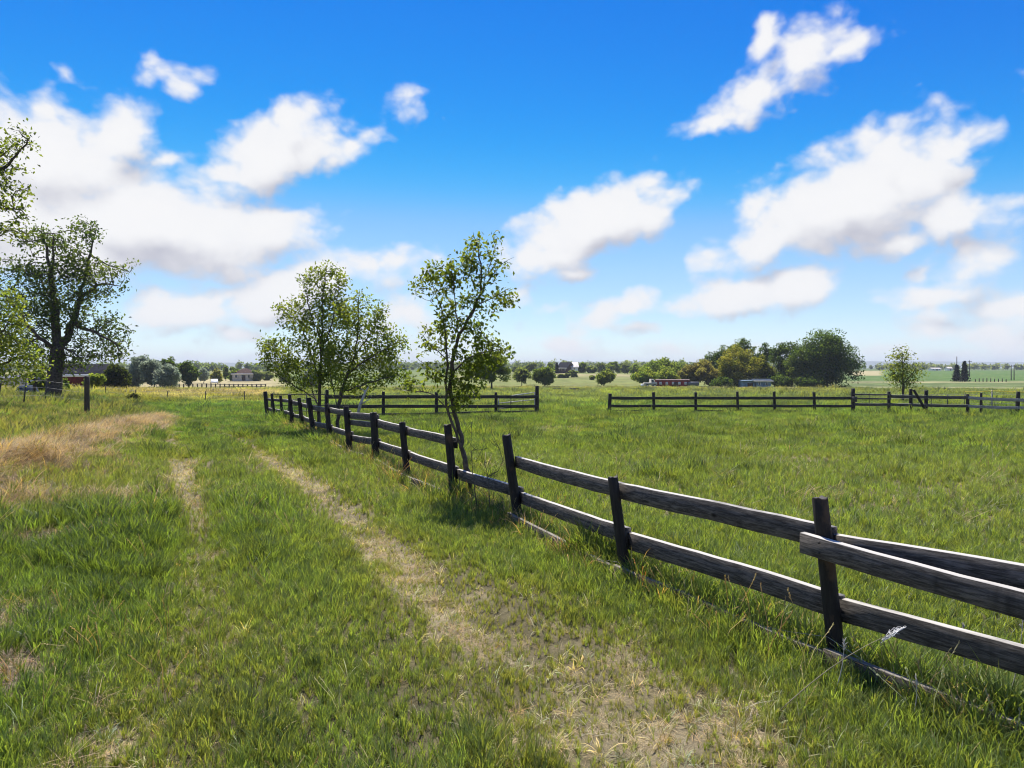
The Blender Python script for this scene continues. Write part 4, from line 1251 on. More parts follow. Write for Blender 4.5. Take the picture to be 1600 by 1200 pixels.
far_tree('understorey_bush', 'green bush left of the big tree trunk', 62, 50, 578, 14, MD, 886, n=1700, size=.17, trunk_frac=0, cat='bush')
far_tree('understorey_bush', 'grey-green low bush at the right foot of the big tree', 98, 48, 602, 10, BG, 887, n=900, size=.14, trunk_frac=0, cat='bush')
far_tree('shrub', 'small lone grey-green shrub where the lane meets the pasture', 208, 49, 615, 9, ((.10, .12, .05), (.13, .145, .065)), 888, n=1100, size=.12, trunk_frac=0, cat='shrub')


def spruce(label, px, d, top, half, seed, col=((.016, .028, .02), (.024, .038, .026))):
    rg = np.random.default_rng(seed); org = gp(px, d); s = d / F; H = CAMZ - (top - HZ) * s - org.z; W = half * s
    t = thing('spruce_tree', label, 'spruce', org)
    n = 2600; h = rg.random(n) ** .75; z = .06 * H + h * .94 * H * 1.0
    lay = .75 + .25 * np.sin(h * 40 + rg.normal(0, .5, n)); a = rg.random(n) * 6.28
    r = W * (1 - h) ** .85 * lay * rg.random(n) ** .4
    P = np.stack([r * np.cos(a), r * np.sin(a), z - r * .15], -1)
    link('crown', crown_mesh('crown', P, .55, col, M['needle'], seed, aspect=.45, droop=.6), t)
    MB().tube([(0, 0, -.3), (0, 0, H * .5), (0, 0, H * .97)], [W * .09, W * .06, .03], 6).build('trunk', M['bark'], t)


spruce('left and shorter of two dark spruces alone in the right fields', 1495, 222, 571, 8, 901)
spruce('right and taller of two dark spruces alone in the right fields', 1507, 218, 565, 8.5, 902)
spruce('dark conifer beside the left end of the hill house', 870, 300, 567, 4, 903)


def treeline(label, name, d0, d1, px0, px1, n, hmin, hmax, cols, seed, prof=None):
    """far-off wood that reads as one mass: tree crowns of leaf cards, many hundreds of metres away"""
    rg = np.random.default_rng(seed); Ps = []
    for i in range(n):
        d = rg.uniform(d0, d1); px = rg.uniform(px0, px1); x = (px - CX) / F * d; z0 = float(T(x, d)); H = rg.uniform(hmin, hmax); W = H * rg.uniform(.4, .7)
        k = 150; u = rg.normal(0, 1, (k, 3)); u /= np.linalg.norm(u, axis=1)[:, None]; u *= (rg.random(k) ** .4)[:, None]
        lob = rg.normal(0, .22, (5, 3)); u = u * .75 + lob[rg.integers(0, 5, k)]
        Ps.append(np.stack([x + u[:, 0] * W, d + u[:, 1] * W, z0 + H * .5 + u[:, 2] * H * .5], -1))
    P = np.concatenate(Ps); o = link(name, crown_mesh(name, P, 1.7, cols, M['far_leaf'], seed + 1, aspect=.9)); o['kind'] = 'stuff'; o['label'] = label
    return o


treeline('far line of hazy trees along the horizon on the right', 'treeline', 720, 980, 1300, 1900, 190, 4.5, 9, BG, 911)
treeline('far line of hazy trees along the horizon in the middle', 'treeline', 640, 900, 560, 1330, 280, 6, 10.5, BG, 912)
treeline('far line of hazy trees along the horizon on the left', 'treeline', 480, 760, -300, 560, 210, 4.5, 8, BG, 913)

# ------------------------------------------------------------------ buildings, vehicles and things far off
def gable(name, label, px, d, W, Dp, wall_h, roof_h, wall, roof, cat, rz=0.0, trim=None, windows=0, door=True, hip=False, eave=.35, dz=0.0, win_mat='glass', ww=.05):
    org = gp(px, d); org.z += dz
    t = thing(name, label, cat, org, None, rz)
    b = MB(); w, p = W / 2, Dp / 2
    v = [(-w, -p, -.6), (w, -p, -.6), (w, p, -.6), (-w, p, -.6), (-w, -p, wall_h), (w, -p, wall_h), (w, p, wall_h), (-w, p, wall_h)]
    q = [(0, 1, 5, 4), (1, 2, 6, 5), (2, 3, 7, 6), (3, 0, 4, 7)]; tr = []
    if not hip:
        v += [(-w, 0, wall_h + roof_h), (w, 0, wall_h + roof_h)]; tr = [(4, 8, 7), (5, 6, 9)]
    b.add(v, q, tr); b.build('wall', wall, t)
    e = eave; k = roof_h / p; zz = wall_h - k * e; th = .12
    r = MB(); we = w + e
    hx = we - (p + e) * .9 if hip else we
    hx = max(hx, .5)
    for dz_, flip in ((th, False), (0.02, True)):
        v = [(-we, -p - e, zz + dz_), (we, -p - e, zz + dz_), (hx, 0, wall_h + roof_h + dz_), (-hx, 0, wall_h + roof_h + dz_), (we, p + e, zz + dz_), (-we, p + e, zz + dz_)]
        r.add(v, [(0, 1, 2, 3), (4, 5, 3, 2)], [(1, 4, 2), (5, 0, 3)] if hip else [])
    r.build('roof', roof, t)
    if trim:
        f = MB(); f.box((0, -p - e - .02, zz + .02), (we, .04, .16)); f.build('fascia', trim, t)
    for i in range(windows):
        x = -w + W * (i + .6) / (windows + .2)
        fr = MB().box((x, -p - .02, wall_h * .58), (min(.5, W * ww) + .08, .05, wall_h * .17 + .06)).build('window', M['white_paint'], t)
        MB().box((x, -p - .06, wall_h * .58), (min(.5, W * ww), .03, wall_h * .17)).build('pane', M[win_mat], fr)
    if door:
        MB().box((w * .12, -p - .03, wall_h * .38), (.55, .05, wall_h * .38)).build('door', M['brown_roof'], t)
    return t


gable('red_barn', 'red barn with dark roof and white fascia half hidden behind the big tree', 134, 84, 5.0, 4, 1.75, 1.1, M['barn_red'], M['dark_roof'], 'barn', .56, M['white_paint'], 0, True, dz=.3)
gable('white_shed', 'pale grey shed at the left edge behind the young tree', 6, 80, 4.4, 4, 1.2, .3, M['pale_roof'], M['grey_tank'], 'shed', .1, None, 2, False, dz=.25)
gable('hip_roofed_house', 'far cream house with brown hip roof between trees in the left distance', 383, 226, 6.4, 6, 2.3, 1.6, M['cream_paint'], M['brown_roof'], 'house', .1, M['white_paint'], 3, True, hip=True, dz=.25)
gable('hill_house', 'big dark-roofed house on the low hill in the middle distance', 884, 305, 5.6, 5.4, 2.0, 2.3, M['brown_roof'], M['dark_roof'], 'house', -.75, M['white_paint'], 3, True, dz=.5)
gable('white_house', 'white gabled house wing at the right end of the hill house', 897, 306, 3.0, 6, 2.2, 2.0, M['white_paint'], M['pale_roof'], 'house', 0, None, 1, False, dz=.5)
gable('red_shed', 'long low red shed with pale flat roof left of the grove', 1050, 147, 7.0, 2.0, 1.45, .1, M['red_paint'], M['rusty_roof'], 'shed', 0, None, 5, True, eave=.15, win_mat='pale_roof', ww=.025)
gable('blue_shed', 'low blue-grey shed under the yellow-green tree, left of two', 1167, 143, 2.6, 3, 1.3, .12, M['blue_sheet'], M['blue_sheet'], 'shed', 0, None, 1, True)
gable('blue_shed', 'longer low blue-grey shed under the green tree, right of two', 1188, 143, 3.4, 3, 1.35, .3, M['blue_sheet'], M['blue_tarp'], 'shed', 0, M['pale_roof'], 2, False)
gable('grove_cabin', 'cabin with pale roof glinting through the grove above the blue shed', 1147, 160, 2.8, 3, 2.1, .5, M['cream_paint'], M['pale_roof'], 'cabin', 0, None, 1, True, dz=.3)
gable('farm_building', 'long pale-roofed farm building far away on the right, left of two', 1460, 600, 8, 6, 1.6, .8, M['white_paint'], M['pale_roof'], 'building', 0, None, 3, True)
gable('farm_building', 'small pale farm building far away just left of the spruces', 1482, 610, 4, 5, 2, 1.2, M['white_paint'], M['pale_roof'], 'building', 0, None, 1, True)


def vehicle(name, label, cat, px, d, paint, L=4.6, truck=False, rz=0.0):
    org = gp(px, d); t = thing(name, label, cat, org, None, rz)
    prof = [(-.5, .35), (-.5, .78), (-.30, .84), (-.18, 1.38), (.20, 1.40), (.34, .92), (.5, .86), (.5, .35)] if not truck else [(-.5, .5), (-.5, 1.0), (-.02, 1.0), (.0, 1.75), (.24, 1.75), (.32, 1.15), (.5, 1.1), (.5, .5)]
    w = .85; n = len(prof); b = MB()
    v = [(x * L, -w, z) for x, z in prof] + [(x * L, w, z) for x, z in prof]
    q = [(i, (i + 1) % n, n + (i + 1) % n, n + i) for i in range(n)]
    me = np_mesh('body', np.array(v), [np.array(q), np.array([list(range(n))[::-1], list(range(n, 2 * n))])], paint); link('body', me, t)
    wz = (.92, 1.3) if not truck else (1.2, 1.62)
    x0, x1 = (-.16, .2) if not truck else (.03, .22)
    for y in (-w - .01, w + .01):
        MB().box(((x0 + x1) / 2 * L, y, sum(wz) / 2), ((x1 - x0) / 2 * L, .015, (wz[1] - wz[0]) / 2)).build('window', M['glass'], t)
    for x in (-.3, .3):
        for y in (-w + .02, w - .02):
            wh = MB().tube([(x * L, y - .11, .33), (x * L, y + .11, .33)], .33, 14).build('wheel', M['tyre'], t)
            MB().tube([(x * L, y - .125, .33), (x * L, y + .125, .33)], .17, 10).build('hub', M['chrome'], wh)
    for y in (-.6, .6):
        MB().box((.502 * L, y, .72 if not truck else .9), (.02, .14, .08)).build('headlight', M['chrome'], t)
    return t


vehicle('parked_car', 'white car parked in the far left pasture below the yellow-green tree', 'car', 335, 178, M['white_paint'], rz=1.98)
vehicle('old_truck', 'small cream old truck parked at the left end of the red shed', 'truck', 1016, 146, M['cream_paint'], 2.6, True)


def small_things():
    org = gp(1083, 146); t = thing('storage_tank', 'grey cylindrical tank lying on legs at the right end of the red shed', 'tank', org)
    MB().tube([(-1.25, 0, .72), (-1.1, 0, .72), (1.1, 0, .72), (1.25, 0, .72)], [.25, .46, .46, .25], 16).build('drum', M['grey_tank'], t, True)
    for x in (-.7, .7): MB().box((x, 0, .16), (.08, .35, .2)).build('leg', M['steel_dark'], t)
    org = gp(1005, 147); t = thing('stock_tank', 'small white water tank left of the cream old truck', 'tank', org)
    MB().tube([(0, 0, -.05), (0, 0, .62), (0, 0, .72)], [.55, .55, .3], 16).build('drum', M['white_paint'], t, True)
    MB().tube([(0, 0, .72), (0, 0, .8)], .15, 10).build('lid', M['grey_tank'], t)
    for px, lab in ((870, 'left of two small black feed troughs in the pasture beyond the open gateway'), (898, 'right of two small black feed troughs in the pasture beyond the open gateway'), (1558, 'small black feed trough behind the pale rails at the right edge')):
        d = 98 if px < 1000 else 44
        org = gp(px, d); t = thing('feed_trough', lab, 'trough', org, 'black feed troughs in the pasture'); s = d / 98 * .9
        b = MB(); w, p = .62 * s, .28 * s
        b.add([(-w, -p, .05), (w, -p, .05), (w, p, .05), (-w, p, .05), (-w * 1.15, -p * 1.2, .5 * s), (w * 1.15, -p * 1.2, .5 * s), (w * 1.15, p * 1.2, .5 * s), (-w * 1.15, p * 1.2, .5 * s), (-w * .95, -p * .9, .15), (w * .95, -p * .9, .15), (w * .95, p * .9, .15), (-w * .95, p * .9, .15)],
              [(0, 1, 5, 4), (1, 2, 6, 5), (2, 3, 7, 6), (3, 0, 4, 7), (8, 11, 10, 9), (4, 5, 9, 8), (5, 6, 10, 9), (6, 7, 11, 10), (7, 4, 8, 11)])
        b.build('basin', M['black'], t)
        for x in (-.8, .8): MB().box((x * w, 0, -.02), (.05, p * .9, .09)).build('foot', M['steel_dark'], t)
    # tarpaulin-covered stack and a black bin beside the wire fence
    org = gp(42, 46); t = thing('covered_stack', 'blue-grey tarpaulin over a low stack beyond the steel posts on the left', 'tarpaulin', org)
    x = np.linspace(-.55, .55, 13); y = np.linspace(-.6, .6, 7); X, Y = np.meshgrid(x, y)
    Z = .68 * (1 - np.abs(X / .55) ** 6) * (1 - np.abs(Y / .6) ** 4) ** .5 * (1 + .12 * (fbm(X * 2 + 4, Y * 2, 5, 3) - .5)) + .02
    q = [(i * 13 + j, i * 13 + j + 1, (i + 1) * 13 + j + 1, (i + 1) * 13 + j) for i in range(6) for j in range(12)]
    link('sheet', np_mesh('sheet', np.stack([X, Y, Z], -1).reshape(-1, 3), np.array(q), M['blue_tarp'], None, True), t)
    MB().tube([(-.5, -.62, .3), (0, -.65, .34), (.5, -.62, .3)], .012, 5).build('rope', M['white_paint'], t)
    org = gp(54, 44); t = thing('mailbox', 'black box on a short post with a white patch beside the tarpaulin stack', 'mailbox', org)
    MB().box((0, 0, .45), (.07, .07, .5)).build('post', M['post_brown'], t)
    b = MB(); b.tube([(0, -.28, 1.05), (0, .28, 1.05)], .2, 14); b.box((0, 0, .97), (.2, .28, .1)); b.build('box', M['black'], t)
    MB().box((.03, -.292, 1.0), (.1, .008, .05)).build('patch', M['white_paint'], t)
    # utility poles
    for i, (px, d, top, lab) in enumerate([(1580, 240, 570, 'left of two wooden utility poles standing close together at the right edge'), (1584.5, 245, 570, 'right of two wooden utility poles standing close together at the right edge'),
                                           (1515, 300, 563, 'slim utility pole just right of the taller spruce'), (1495, 620, 557, 'tall thin mast rising above the horizon trees near the spruces')]):
        org = gp(px, d); H = CAMZ - (top - HZ) * d / F - org.z
        t = thing('utility_pole', lab, 'pole', org, 'utility poles in the right fields')
        MB().tube([(0, 0, -.3), (0, 0, H)], [.17 * d / 240, .12 * d / 240], 8).build('pole', M['timber_pole'], t)
        if i < 3:
            MB().box((0, -.15, H - .5), (.9, .06, .08)).build('crossarm', M['timber_pole'], t)
            for x in (-.75, 0, .75): MB().tube([(x, -.15, H - .42), (x, -.15, H - .2)], .05, 6).build('insulator', M['glass'], t)
        else:
            MB().box((0, 0, H * .9), (.8, .1, .1)).build('crossarm', M['timber_pole'], t)


small_things()


# ------------------------------------------------------------------ dead stems, weeds near the fence
def twig_plant(name, label, org, stems, mat, cat, r=.005):
    t = thing(name, label, cat, org)
    rg = np.random.default_rng(int(abs(org.x * 1000)) + 5)
    for s in stems:
        b = MB(); s = [np.asarray(p, float) for p in s]
        b.tube(s, list(np.linspace(r, r * .35, len(s))), 5)
        for i in range(1, len(s)):
            for _ in range(2):
                p = s[i - 1] + (s[i] - s[i - 1]) * rg.random(); q = p + rg.normal(0, .09, 3) + [0, 0, .07]; m_ = (p + q) / 2 + rg.normal(0, .012, 3)
                b.tube([p, m_, q], [r * .45, r * .35, r * .2], 4)
        b.build('stem', mat, t)
    return t


d0 = near_base[11].y + .35
org = gp(765, d0)
def loc(px, py, dy=0.0): return pt(px, py, d0) + np.array([0, dy, 0]) - np.array(org)
twig_plant('bare_bush', 'leafless dark twiggy bush between the sapling and the leaning post', org,
           [[loc(766, 800), loc(764, 765), loc(761, 738), (loc(755, 715)), loc(742, 722)], [loc(762, 745), loc(778, 738, .1), loc(786, 722, .1), loc(779, 700, .1), loc(770, 690, .1)], [loc(745, 790), loc(738, 745, .1), loc(735, 700, .1), loc(736, 660, .1)],
            [loc(764, 760), loc(780, 762, -.05), loc(796, 766, -.05)], [loc(738, 705, .1), loc(750, 703), loc(763, 700)], [loc(775, 800), loc(783, 785), loc(787, 775)]], M['twig'], 'bush', .006)
d1 = 18.6
b = MB(); bb = [pt(558, 652, d1), pt(563, 632, d1), pt(571, 612, d1), pt(576, 604, d1)]
b.tube(bb, [.05, .042, .03, .015], 8); b.tube([bb[1], pt(570, 628, d1 - .2), pt(580, 622, d1 - .3)], [.02, .015, .006], 5); b.tube([bb[2], pt(560, 604, d1 + .2)], [.02, .006], 5)
tagm(b.build('dead_branch', M['bleached'], None, True), 'bleached bare stick leaning behind the fence at the right small tree', 'branch')


def fluff_stalk():
    a = Vector(G(1205, 1128)); d = a.y; tip = Vector(pt(1412, 981, 3.42)); 
    t = thing('dry_stalk', 'long dry stalk with a torn white cobweb on its tip by the nearest post', 'stalk', a)
    mid = [a.lerp(tip, s) + Vector((0, 0, .05 * math.sin(s * 3.14))) - a for s in np.linspace(0, 1, 8)]
    MB().tube(mid, list(np.linspace(.003, .0013, 8)), 5).build('stem', M['straw_stem'], t, True)
    rg = np.random.default_rng(3); b = MB(); c0 = a.lerp(tip, .82) - a
    ax = (tip - a).normalized()
    for i in range(40):
        s0, s1 = rg.random() * .15, rg.random() * .15 + .02
        w = lambda s: .016 * math.sin(min(1, max(0, s / .17)) * 3.14)
        p = c0 + ax * s0 + Vector(rg.normal(0, 1, 3)) * w(s0) * .6 + Vector((0, 0, .012 * math.sin(s0 / .15 * 3.14))); q = c0 + ax * s1 + Vector(rg.normal(0, 1, 3)) * w(s1) * .6 + Vector((0, 0, .012 * math.sin(s1 / .15 * 3.14)))
        b.tube([p, (p + q) / 2 + Vector(rg.normal(0, .004, 3)), q], .0011, 3)
    b.build('cobweb', M['fluff'], t)


fluff_stalk()


def seed_stalks():
    """single tall dead grass stalks that stand out against the fence"""
    specs = [(1300, 1095, 1318, 1000, 'short feathery dry stalk left of the upright pale stalk at the lower right'), (1499, 1095, 1503, 978, 'upright pale seed stalk in front of the lower rail at the right'), (1572, 1110, 1598, 955, 'leaning dry stalk before the rails at the right edge'),
             (1440, 1040, 1438, 984, 'thin straw-coloured stalk before the lower rail right of the nearest post'), (1420, 1140, 1430, 1055, 'curved dry stalk under the lower rail at the right'),
             (1010, 905, 1013, 868, 'short dark stub of a stalk just right of the second nearest post'), (1163, 935, 1164, 900, 'hanging pale stalk touching the lower rail between the two nearest posts')]
    for i, (bx, by, tx, ty, lab) in enumerate(specs):
        a = G(bx, by); d = a.y; tp = Vector(pt(tx, ty, d)) - a; rg = np.random.default_rng(50 + i)
        t = thing('seed_stalk', lab, 'grass stalk', a, 'single dead grass stalks along the fence')
        c = [tp * s + Vector((.02 * math.sin(s * 3), 0, 0)) for s in np.linspace(0, 1, 6)]
        MB().tube(c, list(np.linspace(.0032, .0014, 6)), 5).build('stem', M['twig'] if 'dark' in lab else M['bleached'], t)
        h = MB()
        for k in range(14):
            s = .8 + .2 * rg.random(); p = tp * s + Vector((.02 * math.sin(s * 3), 0, 0)); q = p + Vector((rg.normal(0, .006), rg.normal(0, .006), .022)); h.tube([p, (p + q) / 2 + Vector(rg.normal(0, .002, 3)), q], [.001, .0022, .0006], 4)
        h.build('seed_head', M['twig'] if 'dark' in lab else M['bleached'], t)


seed_stalks()

# ------------------------------------------------------------------ grass: tufts instanced by geometry nodes
def tuft_mesh(name, n, rad, L0, L1, lean0, lean1, curl, width, mat, seed, segs=3, aim=None):
    rg = np.random.default_rng(seed); V, Q, Tt = [], [], []; c = 0
    for i in range(n):
        a0 = rg.random() * 6.28; r = rad * math.sqrt(rg.random()); b = np.array([r * math.cos(a0), r * math.sin(a0), -.01])
        ph = (a0 + rg.normal(0, .9)) if aim is None else aim + rg.normal(0, .85) + (3.14 if rg.random() < .3 else 0)
        th = rg.uniform(lean0, lean1); L = rg.uniform(L0, L1); w = width * rg.uniform(.7, 1.3); p = b.copy(); tw = ph + math.pi / 2 + rg.normal(0, .5)
        s = np.array([math.cos(tw), math.sin(tw), 0])
        cu = curl * rg.uniform(.2, 1.5)
        for k in range(segs + 1):
            f = k / segs; ww = w * (.75 + .5 * f) * (1 if k < segs - 1 else (.6 if k == segs - 1 else 0)) * .5
            if k < segs:
                V += [p - s * ww, p + s * ww]
            else:
                V += [p]
            th2 = th + cu * f * f * 1.6
            p = p + np.array([math.sin(th2) * math.cos(ph), math.sin(th2) * math.sin(ph), math.cos(th2)]) * L / segs
        for k in range(segs - 1): Q.append((c + 2 * k, c + 2 * k + 1, c + 2 * k + 3, c + 2 * k + 2))
        Tt.append((c + 2 * segs - 2, c + 2 * segs - 1, c + 2 * segs)); c += 2 * segs + 1
    return np_mesh(name, np.array(V), [np.array(Q), np.array(Tt)], mat)


def seed_tuft(name, n, mat, seed):
    rg = np.random.default_rng(seed); b = MB()
    for i in range(n):
        ph = rg.random() * 6.28; th = rg.uniform(.08, .5); L = rg.uniform(.6, 1.0); d = np.array([math.sin(th) * math.cos(ph), math.sin(th) * math.sin(ph), math.cos(th)]); o = np.array([rg.normal(0, .05), rg.normal(0, .05), 0])
        m_ = o + d * L * .5; e = o + d * L + np.array([math.cos(ph), math.sin(ph), -.3]) * .12 * L
        b.tube([o, m_, e], [.0055, .0045, .0034], 3, cap=False)
        for k in range(4):
            p = m_ + (e - m_) * (.65 + .35 * k / 4); q = p + rg.normal(0, .012, 3) + (e - m_) * .12; b.tube([p, (p + q) / 2, q], [.0025, .0085, .0015], 3, cap=False)
    return b.mesh(name, mat)


def scatter(name, label, meshes, P, kind, rot, scl, tint):
    col = bpy.data.collections.new(name + '_tufts')
    for i, me in enumerate(meshes):
        o = bpy.data.objects.new('tuft_%s_%s' % (name, 'abcdefghijkl'[i]), me); col.objects.link(o)
    me = bpy.data.meshes.new(name); me.vertices.add(len(P)); me.vertices.foreach_set('co', np.asarray(P, np.float32).ravel())
    a = me.attributes.new('pick', 'INT', 'POINT'); a.data.foreach_set('value', np.asarray(kind, np.int32))
    a = me.attributes.new('turn', 'FLOAT_VECTOR', 'POINT'); a.data.foreach_set('vector', np.asarray(rot, np.float32).ravel())
    a = me.attributes.new('size', 'FLOAT_VECTOR', 'POINT'); a.data.foreach_set('vector', np.asarray(scl, np.float32).ravel())
    tint = np.asarray(tint, np.float32); tint = np.concatenate([tint, np.ones((len(tint), 1), np.float32)], 1)
    a = me.attributes.new('tint', 'FLOAT_COLOR', 'POINT'); a.data.foreach_set('color', tint.ravel())
    me.materials.append(meshes[0].materials[0])
    o = link(name, me); o['kind'] = 'stuff'; o['label'] = label
    ng = bpy.data.node_groups.new(name + '_scatter', 'GeometryNodeTree')
    ng.interface.new_socket('Geometry', in_out='INPUT', socket_type='NodeSocketGeometry'); ng.interface.new_socket('Geometry', in_out='OUTPUT', socket_type='NodeSocketGeometry')
    gi, go = nd(ng, 'NodeGroupInput'), nd(ng, 'NodeGroupOutput')
    ci = nd(ng, 'GeometryNodeCollectionInfo'); ci.inputs['Collection'].default_value = col; ci.inputs['Separate Children'].default_value = True; ci.inputs['Reset Children'].default_value = True
    ip = nd(ng, 'GeometryNodeInstanceOnPoints'); ip.inputs['Pick Instance'].default_value = True
    lk(ng, gi.outputs[0], ip.inputs['Points']); lk(ng, ci.outputs[0], ip.inputs['Instance'])
    def at(n, t):
        x = nd(ng, 'GeometryNodeInputNamedAttribute', data_type=t); x.inputs['Name'].default_value = n; return x.outputs['Attribute']
    lk(ng, at('pick', 'INT'), ip.inputs['Instance Index']); lk(ng, at('turn', 'FLOAT_VECTOR'), ip.inputs['Rotation']); lk(ng, at('size', 'FLOAT_VECTOR'), ip.inputs['Scale'])
    lk(ng, ip.outputs[0], go.inputs[0])
    md = o.modifiers.new('scatter', 'NODES'); md.node_group = ng
    return o


def wedge(n, r0, r1, rg, half=44):
    r = np.sqrt(rg.uniform(r0 * r0, r1 * r1, n)); a = np.radians(rg.uniform(-half, half, n))
    return r * np.sin(a), r * np.cos(a)


def make_grass():
    rg = np.random.default_rng(99)
    gm, dm = M['grass_green'], M['grass_dry']
    # ---- green
    green = [tuft_mesh('g%d' % i, 14, .06, .5, 1.05, .05, .5, .9, .032, gm, 10 + i) for i in range(4)]
    green += [tuft_mesh('p%d' % i, 85, .75, .5, 1.0, .05, .55, .8, .055, M['grass_far'], 30 + i, 2) for i in range(4)]
    XS, YS, KS, HS, TS = [], [], [], [], []

    def layer(n, r0, r1, patch, hs, dens_keep=1.0, wscale=1.0):
        x, y = wedge(n, r0, r1, rg); m = ground_masks(x, y)
        pr = (1 - m['bare'] * np.where(y < 7, .32, .32)) * (1 - m['wind'] * .97) * (1 - m['bank'] * .35) * (1 - .4 * m['fence'] * sst(.4, .6, m['n1']))
        pr = pr * np.clip(.0 + 1.75 * m['n1'], .15, 1)
        keep = rg.random(n) < pr * dens_keep
        x, y = x[keep], y[keep]; m = {k: v[keep] for k, v in m.items()}
        h = hs * (.55 + .85 * m['n2']) * rg.uniform(.6, 1.5, len(x))
        h = h * (1 + .7 * m['fence'] + .35 * m['bank']) * (1 - .35 * m['bare']) * (1 - .45 * m['track'])
        lush = sst(-1.2, -3.2, x) * sst(11, 7, y); h = h * (1 + .35 * lush) * np.where(m['side'], 1.0, .92)
        fc = field_colour(x, y, m)
        cl = sst(.60, .72, fbm(x * 1.3, y * 1.3, 123, 3)) * (1 - m['bare']); h = h * (1 + .55 * cl)
        k = np.clip(rg.normal(1, .32, len(x)), .4, 1.9)[:, None] * (1 - .25 * cl)[:, None]
        yel = (rg.random(len(x)) ** 2.8)[:, None]
        t = fc * k * (1 - .6 * yel) + np.array([.22, .235, .06]) * .6 * yel
        t = t * np.array([1.0, 1.0, 1.2]) + np.array([.002, .002, .003])
        ty = (m['track'] * rg.random(len(x)) * .7)[:, None]; t = t * (1 - ty) + np.array([.25, .23, .075]) * ty
        bk = (m['bank'] * rg.random(len(x)) * .75)[:, None]; t = t * (1 - bk) + np.array([.225, .20, .09]) * bk
        lu = (lush * .5)[:, None]; t = t * (1 - lu) + np.array([.075, .14, .026]) * k * lu
        XS.append(x); YS.append(y); KS.append(rg.integers(0, 4, len(x)) + (4 if patch else 0)); HS.append(h); TS.append(t)

    layer(60000, 1.6, 8, False, .125)
    layer(56000, 8, 17, False, .145)
    layer(17000, 15, 34, True, .16)
    layer(15000, 34, 70, True, .24)
    layer(9000, 68, 140, True, .34)
    x, y, k, h, t = map(np.concatenate, (XS, YS, KS, HS, TS))
    P = np.stack([x, y, T(x, y)], -1); n = len(x)
    rot = np.stack([rg.normal(0, .12, n), rg.normal(0, .12, n), rg.uniform(0, 6.28, n)], -1)
    pw = np.where(k >= 4, h * (1.6 + .9 * sst(30, 60, y)), h * 1.0)
    scl = np.stack([pw, pw, h], -1)
    scatter('grass', 'green meadow grass covering the lane and the fields', green, P, k, rot, scl, t)
    # ---- straw: dead bent grass on the bank, windrow, fence foot and wheel tracks
    dry = [tuft_mesh('d%d' % i, 12, .16, .5, 1.1, .15, 1.1, 1.3, .016, dm, 50 + i, 5) for i in range(3)]
    dry += [tuft_mesh('f%d' % i, 20, .4, .4, 1.1, 1.0, 1.6, .35, .012, dm, 60 + i, 4, aim=.4) for i in range(3)]
    dry += [seed_tuft('s%d' % i, 3, dm, 70 + i) for i in range(2)]
    dry += [tuft_mesh('e%d' % i, 9, .25, .4, 1.1, .3, 1.35, 1.2, .042, dm, 80 + i, 4) for i in range(2)]
    XS, YS, KS, HS, TS, RS = [], [], [], [], [], []

    def straw(x, y, kinds, h, base, var=.3, align=None):
        n = len(x); XS.append(x); YS.append(y); KS.append(rg.choice(kinds, n)); HS.append(h * rg.uniform(.6, 1.35, n))
        c = np.array(base)[None] * np.clip(rg.normal(1, var, n), .4, 1.7)[:, None] * (1 + rg.normal(0, .1, n)[:, None] * np.array([[1, 0, -1]]))
        TS.append(np.clip(c, .02, .75)); RS.append(rg.uniform(0, 6.28, n) if align is None else align + rg.normal(0, .55, n))
    # windrow
    x, y = wedge(110000, 3, 28, rg); m = ground_masks(x, y); kp = rg.random(len(x)) < m['wind'] * np.where(y < 12, .95, .7)
    x, y = x[kp], y[kp]; straw(x, y, [3, 4, 5, 3, 4, 0], np.where(y < 7.6, .17, .3), (.34, .265, .185), .5, align=-.9)
    # bank
    x, y = wedge(26000, 4, 50, rg); m = ground_masks(x, y); kp = rg.random(len(x)) < m['bank'] * .55 * np.clip(m['n2'] * 1.5 - .1, 0, 1); x, y = x[kp], y[kp]
    straw(x, y, [0, 1, 2, 6, 7], .36, (.38, .30, .14))
    # fence foot
    x, y = wedge(60000, 2.4, 30, rg); m = ground_masks(x, y); kp = rg.random(len(x)) < np.exp(-(m['df'] / .22) ** 2) * np.clip(m['n1'] * 2.6 - .6, 0, 1); x, y = x[kp], y[kp]
    straw(x, y, [0, 1, 2, 0, 1, 6, 8], .29, (.46, .32, .16))
    x, y = wedge(5200, 2.4, 14, rg); m = ground_masks(x, y); kp = rg.random(len(x)) < np.exp(-(m['df'] / .4) ** 2) * .5; x, y = x[kp], y[kp]
    straw(x, y, [6, 7], .42, (.42, .36, .2))
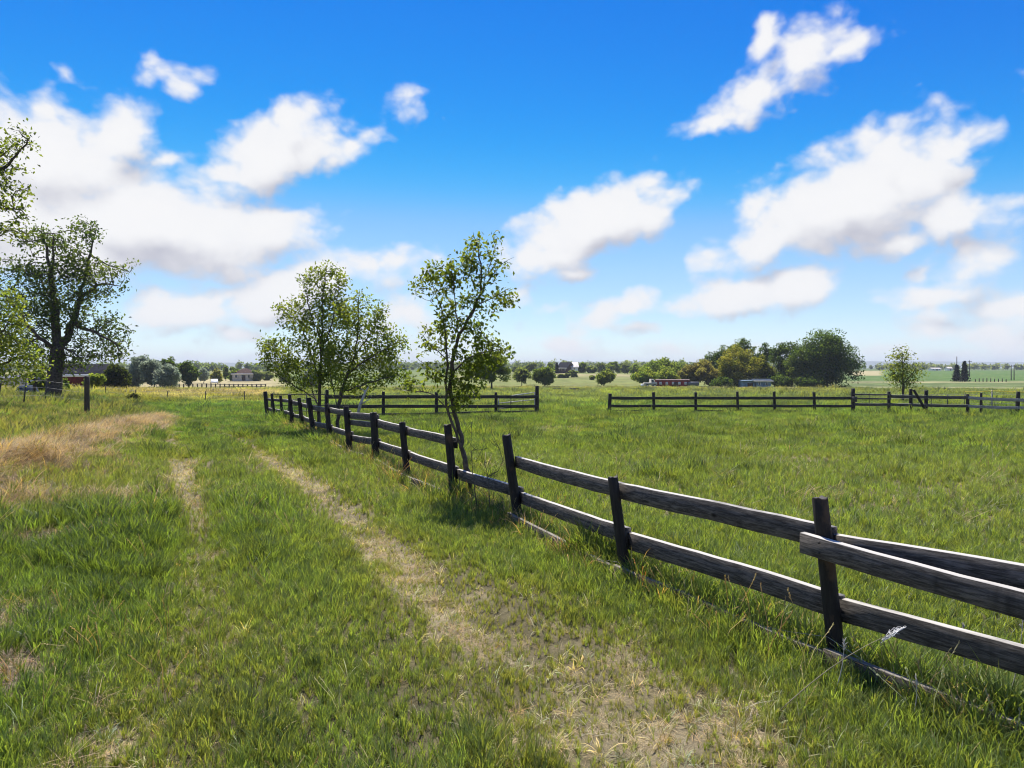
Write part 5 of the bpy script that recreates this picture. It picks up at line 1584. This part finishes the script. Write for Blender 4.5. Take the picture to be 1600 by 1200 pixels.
    # wheel tracks and thin places: short flattened straw
    x, y = wedge(64000, 2.2, 17, rg); m = ground_masks(x, y); kp = rg.random(len(x)) < np.clip(m['bare'] * np.where(y < 7, .85, .6) + .12 * (~m['side']) * (x > -1.3 - .35 * y) * np.clip(m['n1'] * 3 - 1, 0, 1), 0, 1) * np.where(y < 8, 1, .7); x, y = x[kp], y[kp]
    straw(x, y, [3, 4, 5], .085, (.46, .37, .235), .3)
    # dead blades standing among the green
    x, y = wedge(19000, 2.0, 16, rg); m = ground_masks(x, y); kp = rg.random(len(x)) < .75 * np.clip(m['n1'] * 2.4 - .6, .05, 1); x, y = x[kp], y[kp]
    straw(x, y, [8, 9], .11, (.40, .37, .20), .4)
    x, y = wedge(1500, 2.4, 22, rg); m = ground_masks(x, y); kp = (rg.random(len(x)) < .45) & (m['bare'] < .3); x, y = x[kp], y[kp]
    straw(x, y, [6, 7], .25, (.40, .36, .19))
    # left foreground: scattered long dead blades
    x, y = wedge(1800, 2.2, 9, rg); kp = (x < -1.2 - .1 * y) & (rg.random(len(x)) < .16); x, y = x[kp], y[kp]
    straw(x, y, [6, 7, 6], .36, (.42, .36, .19))
    x, y, k, h, t, rz = map(np.concatenate, (XS, YS, KS, HS, TS, RS)); n = len(x)
    P = np.stack([x, y, T(x, y) + np.where((k >= 3) & (k < 6), rg.uniform(0, .05, n) * np.clip(h * 4, 0, 1), 0)], -1)
    rot = np.stack([rg.normal(0, .15, n), rg.normal(0, .15, n), rz], -1); scl = np.stack([h, h, h], -1)
    scatter('dry_grass', 'dead straw-coloured grass on the bank, along the fence and in the wheel tracks', dry, P, k, rot, scl, t)
    print('grass', len(XS), n)


make_grass()


# ------------------------------------------------------------------ haze
def make_haze():
    b = MB().box((0, 2900, 38), (9500, 4300, 48))
    m = bpy.data.materials.new('haze'); m.use_nodes = True; nt = m.node_tree; nt.nodes.clear()
    out = nd(nt, 'ShaderNodeOutputMaterial'); v = nd(nt, 'ShaderNodeVolumePrincipled')
    v.inputs['Color'].default_value = (.86, .93, 1.0, 1); v.inputs['Density'].default_value = .0002; v.inputs['Anisotropy'].default_value = 0.0
    lk(nt, v.outputs[0], out.inputs['Volume'])
    o = b.build('haze', m); o['kind'] = 'stuff'; o['label'] = 'thin summer haze over the whole plain'


HAZE = True
if HAZE:
    make_haze()
